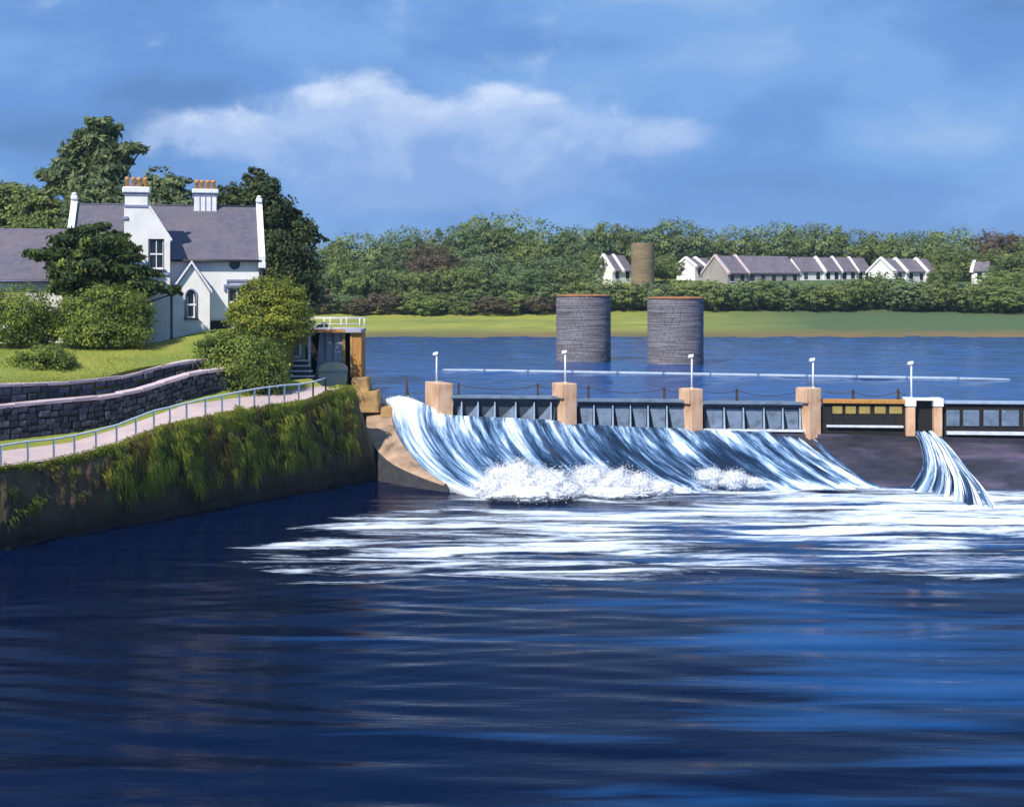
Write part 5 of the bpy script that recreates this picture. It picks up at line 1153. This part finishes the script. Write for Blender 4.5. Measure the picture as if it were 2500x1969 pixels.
# ------------------------------------------------------------------ trees and bushes
def leaves(lobes, n, size, seed, per=36, clump=0.32, aspect=1.6, shell=0.55, droop=0.0):
    """lobes: centres and radii in metres -> leaf quads in clumps over each lobe"""
    r = np.random.default_rng(seed); vol = np.array([(l[3] * l[4] + l[3] * l[5] + l[4] * l[5]) for l in lobes]); vol = vol / vol.sum(); Ps = []; Ns = []; Ts = []
    for l, w in zip(lobes, vol):
        m = max(8, int(n * w)); k = max(3, m // per); c = np.array(l[:3]); R = np.array(l[3:6])
        d = r.normal(size=(k, 3)); d /= np.linalg.norm(d, axis=1)[:, None]; rad = shell + (1.04 - shell) * r.random(k) ** .6
        bump = 0.82 + 0.36 * fbm(d[:, 0] * 2.2 + seed, d[:, 1] * 2.2 + d[:, 2] * 1.7, seed, 3)
        cc = c + d * np.minimum(rad * bump, 1.06)[:, None] * R; idx = r.integers(0, k, m); g = np.clip(r.normal(size=(m, 3)), -1.6, 1.6) * clump * R.mean() * .5
        g[:, 2] *= .6; p = cc[idx] + g; p[:, 2] -= droop * np.abs(g[:, 0])
        out = d[idx] * 1.0 + r.normal(size=(m, 3)) * .55 + np.array([0, 0, .3]); out /= np.linalg.norm(out, axis=1)[:, None]
        ct = r.random(k); Ps.append(p); Ns.append(out); Ts.append(np.clip(.55 * ct[idx] + .45 * r.random(m), 0, 1))
    p = np.concatenate(Ps); nn = np.concatenate(Ns); t = np.concatenate(Ts); m = len(p)
    q = r.normal(size=(m, 3)); a = np.cross(nn, q); a /= np.linalg.norm(a, axis=1)[:, None] + 1e-9; b = np.cross(nn, a)
    s = size * r.uniform(.6, 1.35, m)[:, None]; a = a * s * aspect * .5; b = b * s * .5
    V = np.stack([p - a, p - b * .9 + nn * s * .12, p + a, p + b * .9 + nn * s * .12], 1).reshape(-1, 3)
    return V, np.arange(4 * m).reshape(-1, 4), np.repeat(t, 4)
def tree_px(name, label, cat, d, base, lobes, n, size, mat, seed, trunk_r=.25, depth=0.8, group=None, limbs=True, crown_name='crown', droop=0.0, per=36, clump=.32, aspect=1.6, shell=.55, ground=None):
    bz = P(base[0], base[1], d); gz = bz.z if ground is None else ground; bx = Vector((bz.x, bz.y, gz))
    root = empty(name, tuple(bx)); tag(root, label, cat, group); L = []
    r = random.Random(seed)
    for l in lobes:
        c = P(l[0], l[1], d) - bx; k = d / F; rx, rz = l[2] * k * 1.1, l[3] * k * 1.1; ry = depth * (rx + rz) / 2 if len(l) < 5 else l[4]
        L.append((c.x, c.y + (r.uniform(-.3, .3) * rx if len(lobes) > 1 else 0), c.z, rx, ry, rz))
    V, Fc, T = leaves(L, int(n * 1.9), size * .72, seed, per, clump, aspect, shell, droop)
    link(crown_name, mesh_np(crown_name, V, Fc, attrs={'tint': T}), LM[mat], root)
    hi = max(L, key=lambda l: l[2]); top = hi[2]; cx = hi[0]; bm = bmesh.new()
    tube('trunk', [(0, 0, -.4), (cx * .15, 0, top * .35), (cx * .6, 0, top * .75), (cx, 0, top)], [trunk_r * 1.2, trunk_r, trunk_r * .6, trunk_r * .2], M['bark'], root, 8, bm=bm)
    if limbs:
        for l in L[:26]:
            z0 = max(.1, min(top * .7, l[2] * .55)); tube('', [(cx * .15, 0, z0), (l[0] * .55, l[1] * .55, (z0 + l[2]) * .52), (l[0], l[1], l[2])], [trunk_r * .5, trunk_r * .35, trunk_r * .12], None, None, 5, bm=bm)
    bm_obj('trunk', bm, M['bark'], root); return root
G = lambda px, d: float(zl((px - 1250) / F * d, d))
# beside and in front of the house
tree_px('cedar_tree', 'dark spreading cedar with drooping branches in front of the house', 'tree', 67.6, (262, 845), [(205, 562, 38, 14), (250, 552, 20, 9), (280, 570, 28, 11), (175, 585, 50, 15), (245, 590, 60, 18), (305, 600, 34, 14), (120, 618, 44, 11), (95, 626, 20, 7), (195, 615, 55, 16), (270, 622, 62, 18), (325, 628, 30, 12), (160, 645, 48, 14), (230, 650, 60, 17), (305, 655, 52, 15), (350, 668, 34, 11), (180, 675, 56, 15), (250, 682, 62, 15), (325, 688, 48, 13), (375, 696, 36, 9), (408, 704, 26, 8), (428, 716, 13, 7), (155, 705, 38, 12), (215, 708, 50, 12), (285, 708, 50, 11), (345, 712, 34, 8)], 16000, .17, 'cedar', 11, .2, depth=1.3, droop=.5, aspect=2.6, clump=.34, ground=G(262, 67.6), shell=.35)
tree_px('garden_bush', 'large rounded bush under the cedar, its top lit yellow', 'bush', 66.4, (270, 848), [(255, 770, 100, 66), (320, 775, 48, 62), (190, 785, 60, 52), (255, 815, 110, 30), (290, 735, 60, 35)], 13000, .13, 'bush', 12, .1, group='garden bushes', ground=G(270, 66.4))
tree_px('garden_bush', 'rounded green bush cut by the left edge, below the outbuilding', 'bush', 66.0, (50, 846), [(55, 765, 80, 66), (-20, 775, 60, 60), (60, 800, 85, 40), (100, 790, 40, 45), (-110, 780, 70, 60)], 12000, .13, 'bush', 13, .1, group='garden bushes', ground=G(50, 66.0))
tree_px('garden_bush', 'small dark green shrub standing alone on the lawn', 'bush', 60.5, (112, 926), [(112, 885, 66, 38), (75, 900, 36, 26), (150, 898, 36, 30), (110, 865, 36, 24)], 6000, .11, 'bush', 14, .07, group='garden bushes', ground=G(112, 60.5))
tree_px('garden_bush', 'yellow-green bush hiding the right corner of the white house', 'bush', 68.6, (665, 850), [(655, 735, 75, 55), (620, 770, 52, 55), (705, 765, 48, 60), (660, 800, 75, 42), (728, 800, 32, 45), (600, 770, 40, 38), (640, 710, 50, 32)], 12500, .13, 'yellow', 15, .1, group='garden bushes', ground=G(665, 68.6))
tree_px('garden_bush', 'broad bush with sunlit yellow top beside the footpath', 'bush', 65.6, (580, 968), [(575, 880, 95, 62), (520, 915, 52, 52), (640, 905, 52, 55), (580, 930, 105, 45), (545, 845, 55, 30), (605, 850, 60, 32), (655, 940, 40, 32)], 14500, .13, 'bush', 16, .1, group='garden bushes')
# behind the house
tree_px('pine_tree', 'tall ragged pine rising behind the left end of the house', 'tree', 98, (232, 760), [(240, 305, 34, 20), (232, 340, 46, 26), (215, 375, 58, 28), (262, 375, 40, 24), (310, 365, 34, 12), (345, 362, 20, 9), (195, 410, 72, 28), (255, 410, 50, 30), (150, 425, 45, 18), (120, 430, 28, 10), (225, 450, 62, 30), (165, 455, 45, 20), (282, 390, 34, 16), (200, 325, 18, 8), (285, 312, 12, 8), (240, 490, 60, 35)], 7600, .34, 'pine', 21, .35, depth=.7, aspect=3.0, clump=.5, shell=.3, ground=8.0)
tree_px('conifer_tree', 'dark conifer towering behind the right end of the house', 'tree', 84, (665, 800), [(622, 435, 24, 26), (640, 470, 45, 38), (650, 515, 68, 42), (665, 560, 88, 42), (680, 610, 92, 48), (690, 660, 88, 48), (690, 715, 85, 45), (735, 560, 42, 24), (765, 580, 30, 12), (712, 530, 32, 20), (605, 440, 10, 12)], 15000, .22, 'conifer', 22, .35, depth=.7, aspect=2.0, clump=.4, shell=.35, ground=7.2)
tree_px('broadleaf_tree', 'round green tree behind the roof between the two chimneys', 'tree', 92, (405, 760), [(390, 460, 50, 42), (430, 470, 38, 36), (370, 490, 45, 40), (420, 520, 60, 40), (400, 560, 70, 60)], 6500, .28, 'pine', 23, .25, group='trees behind the house', ground=8.0)
tree_px('broadleaf_tree', 'low dark tree behind the roof right of the second chimney', 'tree', 90, (555, 760), [(560, 478, 32, 34), (540, 500, 45, 36), (590, 500, 36, 36), (560, 560, 65, 70)], 5500, .26, 'conifer', 24, .25, group='trees behind the house', ground=7.8)
tree_px('broadleaf_tree', 'rounded tree at the foot of the tall pine', 'tree', 94, (250, 760), [(245, 485, 50, 36), (210, 500, 50, 36), (285, 500, 40, 34), (240, 540, 80, 50)], 6000, .28, 'pine', 25, .25, group='trees behind the house', ground=8.0)
tree_px('broadleaf_tree', 'grey-green tree at the left edge above the outbuilding roof', 'tree', 105, (60, 760), [(40, 500, 75, 50), (100, 515, 55, 45), (-20, 510, 60, 50), (60, 560, 110, 50), (130, 540, 40, 45)], 8000, .32, 'far_mid', 26, .3, group='trees behind the house', ground=8.5)
tree_px('broadleaf_tree', 'tall leafy tree behind the outbuilding, cut by the left edge', 'tree', 112, (-60, 760), [(-70, 490, 90, 55), (-150, 510, 80, 60), (-80, 570, 110, 60)], 6000, .34, 'far_mid', 27, .3, group='trees behind the house', ground=8.5)

# far wood: crowns of a few kinds, one tree each
def crown_variant(seed, n, size):
    r = random.Random(seed); lobes = [(0, 0, .62, .40, .40, .34)]
    for k in range(9): a = r.uniform(0, 6.28); e = r.uniform(-.3, .8); lobes.append((.30 * math.cos(a), .30 * math.sin(a), .52 + .26 * e, r.uniform(.18, .26), r.uniform(.18, .26), r.uniform(.15, .24)))
    V, Fc, T = leaves(lobes, n, size, seed, 22, .24, 1.4, .6); V[:, 2] = (V[:, 2] - V[:, 2].min()) / (np.percentile(V[:, 2], 99.7) - V[:, 2].min()) * .97 + .03; V[:, :2] /= 1.12 * np.percentile(np.abs(V[:, :2]), 99.5) * 1.0; V[:, :2] *= .62; me = mesh_np('crown', V, Fc, attrs={'tint': T}); me.materials.append(LM['far_mid']); return me
CV = [crown_variant(100 + k, 9000, .024) for k in range(5)]; BV = [crown_variant(200 + k, 5000, .036) for k in range(3)]
bmt = bmesh.new(); tube('', [(0, 0, -.08), (.01, 0, .3), (-.01, 0, .7)], [.03, .022, .008], None, None, 6, bm=bmt)
for a in range(5): tube('', [(0, 0, .25 + .05 * a), (.2 * math.cos(a * 1.26), .2 * math.sin(a * 1.26), .5 + .04 * a), (.32 * math.cos(a * 1.26), .32 * math.sin(a * 1.26), .62 + .04 * a)], [.014, .01, .004], None, None, 4, bm=bmt)
bmesh.ops.recalc_face_normals(bmt, faces=bmt.faces); TRUNK = bpy.data.meshes.new('trunk'); bmt.to_mesh(TRUNK); bmt.free(); TRUNK.materials.append(M['bark'])
def far_tree(label, px, pyt, wpx, d, mat, group, name='far_tree', cat='tree', var=CV):
    x = (px - 1250) / F * d; z = float(zfar(x, d)) - .2; h = max(1.2, P(px, pyt, d).z - z); w = wpx / F * d
    root = empty(name, (x, d, z)); tag(root, label, cat, group); r = random.Random(int(px * 7 + pyt)); a = r.uniform(0, 6.28)
    c = link('crown', r.choice(var), None, root); c.scale = (w / 1.0, w / 1.0, h / 1.0); c.rotation_euler = (0, 0, a)
    c.material_slots[0].link = 'OBJECT'; c.material_slots[0].material = LM[mat]
    t = link('trunk', TRUNK, None, root); t.scale = (w * .9, w * .9, h)
SK = [ # skyline px, top py, width px, depth, kind, label
 (800, 592, 120, 222, 'far_mid', 'mid-green tree just right of the dark conifer on the skyline'),
 (880, 572, 150, 226, 'far_yellow', 'yellow-green domed tree right of the dark conifer'),
 (985, 556, 130, 236, 'far_blue', 'blue-green tree in the dip left of the highest dome'),
 (1050, 565, 110, 240, 'far_mid', 'small mid-green tree in the skyline dip'),
 (1130, 552, 130, 240, 'far_blue', 'blue-green shoulder tree left of the highest dome'),
 (1225, 525, 180, 246, 'far_mid', 'broad tree forming the highest dome of the far skyline'),
 (1330, 540, 150, 246, 'far_blue', 'blue-green tree on the right flank of the highest dome'),
 (1420, 555, 120, 250, 'far_blue', 'tree above the white houses left of the brown tower'),
 (1490, 545, 110, 252, 'far_mid', 'skyline tree above the gap left of the brown tower'),
 (1560, 560, 110, 254, 'far_blue', 'tree directly behind the brown round tower'),
 (1650, 538, 140, 252, 'far_blue', 'rounded blue-green tree right of the brown round tower'),
 (1735, 562, 110, 256, 'far_mid', 'skyline tree above the grey gable'),
 (1800, 555, 120, 258, 'far_yellow', 'yellow-green tree above the left half of the grey terrace'),
 (1890, 545, 140, 258, 'far_yellow', 'yellow-green domed tree above the long grey house'),
 (1985, 548, 130, 258, 'far_yellow', 'pale yellow-green tree above the middle of the terrace'),
 (2075, 562, 120, 258, 'far_mid', 'skyline tree above the right end of the terrace'),
 (2150, 570, 110, 258, 'far_mid', 'tree behind the right-hand row of houses, at its left'),
 (2230, 566, 120, 256, 'far_yellow', 'yellow-green tree behind the right-hand row of houses'),
 (2330, 560, 140, 250, 'far_yellow', 'sunlit domed tree above the lone small pale house'),
 (2430, 566, 120, 248, 'far_russet', 'brownish skyline tree near the right edge'),
 (2500, 575, 120, 246, 'far_mid', 'skyline tree cut by the right edge'),
 (2600, 565, 140, 246, 'far_mid', 'skyline tree beyond the right edge')]
for (px, t, w, d, m, lb) in SK: far_tree(lb, px, t, w * 1.15, d, m, 'skyline trees of the far wood')
MID = [(770, 640, 110, 214, 'far_blue'), (850, 640, 110, 216, 'far_lime'), (930, 625, 120, 218, 'far_blue'), (1000, 660, 110, 216, 'far_mid'), (1070, 620, 130, 224, 'far_russet'), (1130, 650, 120, 216, 'far_mid'), (1200, 620, 140, 224, 'far_blue'), (1270, 650, 130, 216, 'far_blue'), (1340, 625, 140, 226, 'far_blue'), (1400, 650, 120, 218, 'far_mid'), (1440, 610, 90, 236, 'far_mid'), (1625, 620, 70, 236, 'far_mid'), (940, 590, 120, 230, 'far_blue'), (1040, 600, 110, 232, 'far_russet'), (1150, 590, 120, 234, 'far_blue'), (1300, 585, 120, 236, 'far_mid'), (1420, 590, 90, 240, 'far_blue'), (2330, 600, 110, 240, 'far_mid'), (2430, 610, 130, 238, 'far_mid'), (2500, 620, 130, 236, 'far_mid'), (2310, 640, 70, 230, 'far_mid'), (2450, 660, 110, 222, 'far_lime'), (1660, 585, 90, 250, 'far_blue'), (820, 610, 100, 220, 'far_mid')]
for i, (px, t, w, d, m) in enumerate(sorted(MID)):
    near = 'in front of the highest dome' if 1150 < px < 1300 else ('left of the highest dome' if px <= 1150 else ('beside the brown round tower' if px < 1700 else 'at the far right of the wood'))
    ordn = ['first', 'second', 'third', 'fourth', 'fifth', 'sixth', 'seventh', 'eighth', 'ninth', 'tenth', 'eleventh', 'twelfth', 'thirteenth', 'fourteenth', 'fifteenth', 'sixteenth', 'seventeenth', 'eighteenth', 'nineteenth', 'twentieth', 'twenty-first', 'twenty-second', 'twenty-third', 'twenty-fourth'][i]
    hue = {'far_blue': 'blue-green', 'far_mid': 'mid-green', 'far_lime': 'bright green', 'far_russet': 'russet-brown'}[m]
    far_tree('%s tree, %s from left below the skyline, %s' % (hue, ordn, near), px, t, w * 1.15, d, m, 'trees on the slope below the skyline')
LOW = [(760, 700, 90, 208, 'far_russet'), (830, 712, 100, 209, 'far_blue'), (870, 728, 60, 206, 'far_russet'), (940, 712, 90, 208, 'far_russet'), (990, 700, 90, 211, 'far_mid'), (1030, 722, 80, 206, 'far_lime'), (1090, 715, 90, 209, 'far_mid'), (1130, 735, 60, 206, 'far_mid'), (1160, 708, 90, 211, 'far_blue'), (1205, 725, 90, 206, 'far_russet'), (1260, 712, 80, 208, 'far_lime'), (1310, 722, 80, 207, 'far_russet'), (1350, 690, 90, 211, 'far_blue'), (1420, 690, 100, 211, 'far_mid'), (1480, 684, 90, 214, 'far_blue'), (1530, 690, 90, 213, 'far_mid'), (1600, 690, 100, 213, 'far_blue'), (1670, 684, 90, 214, 'far_mid'), (1740, 686, 90, 213, 'far_mid'), (1800, 686, 90, 213, 'far_blue'), (1860, 684, 90, 214, 'far_mid'), (1920, 688, 90, 213, 'far_blue'), (1985, 690, 90, 213, 'far_mid'), (2050, 688, 90, 213, 'far_mid'), (2110, 676, 90, 215, 'far_mid'), (2160, 664, 80, 217, 'far_blue'), (2220, 684, 90, 213, 'far_blue'), (2290, 680, 90, 214, 'far_mid'), (2360, 692, 100, 212, 'far_mid'), (2430, 700, 100, 211, 'far_lime'), (2490, 690, 100, 212, 'far_mid'), (2560, 690, 100, 212, 'far_mid')]
for i, (px, t, w, d, m) in enumerate(LOW):
    hue = {'far_blue': 'blue-green', 'far_mid': 'mid-green', 'far_lime': 'bright lime-green', 'far_russet': 'russet-brown'}[m]
    where = 'left of the round river towers' if px < 1350 else ('behind the round river towers' if px < 1720 else ('below the long terrace' if px < 2120 else ('below the right-hand row of houses' if px < 2300 else 'at the far right')))
    same = [q for q in LOW if (q[0] < 1350) == (px < 1350) and (1350 <= q[0] < 1720) == (1350 <= px < 1720) and (1720 <= q[0] < 2120) == (1720 <= px < 2120) and (2120 <= q[0] < 2300) == (2120 <= px < 2300)]
    k = ['first', 'second', 'third', 'fourth', 'fifth', 'sixth', 'seventh', 'eighth', 'ninth', 'tenth', 'eleventh', 'twelfth'][[q[0] for q in same].index(px)]
    far_tree('%s shrub at the meadow edge, %s of those %s' % (hue, k, where), px, t, w * 1.25, d, m, 'shrubs along the far meadow', 'far_shrub', 'shrub', BV)
# undergrowth that closes the wood
def undergrowth():
    r = np.random.default_rng(77); lobes = []
    for i in range(210):
        px = r.uniform(690, 2700); d = r.uniform(216, 262); x = (px - 1250) / F * d
        if 1430 < px < 2420 and d < 250 : d = r.uniform(250, 264); x = (px - 1250) / F * d
        h = r.uniform(1.6, 3.4); lobes.append((x, d, float(zfar(x, d)) + h * .5, r.uniform(2.5, 4.5), r.uniform(2, 3), h))
    for i in range(90):
        px = r.uniform(1430, 2420); d = r.uniform(214, 224); x = (px - 1250) / F * d; h = r.uniform(1.0, 1.9); lobes.append((x, d, float(zfar(x, d)) + h * .4, r.uniform(2, 3.2), 1.6, h))
    V, Fc, T = leaves(lobes, 110000, .32, 78, 20, .4, 1.4, .5); tag(link('undergrowth', mesh_np('undergrowth', V, Fc, attrs={'tint': T}), LM['far_blue']), 'dense green undergrowth filling the far wood', 'undergrowth', kind='stuff')
undergrowth()
def haze():
    m = bpy.data.materials.new('haze_air'); m.use_nodes = True; nt = m.node_tree
    for n in list(nt.nodes): nt.nodes.remove(n)
    o = nt.nodes.new('ShaderNodeOutputMaterial'); v = nt.nodes.new('ShaderNodeVolumePrincipled')
    v.inputs['Color'].default_value = (0.62, 0.80, 1.0, 1); v.inputs['Density'].default_value = 0.0002; v.inputs['Anisotropy'].default_value = 0.2
    nt.links.new(v.outputs[0], o.inputs['Volume'])
    b = box_obj('haze', -2700, 2700, -260, 3500, -3.6, 42.0, m); tag(b, 'thin blue haze in the air over the river', kind='stuff')
haze()
print('objects', len(bpy.data.objects), 'tris', sum(len(m.polygons) * 2 for m in bpy.data.meshes))
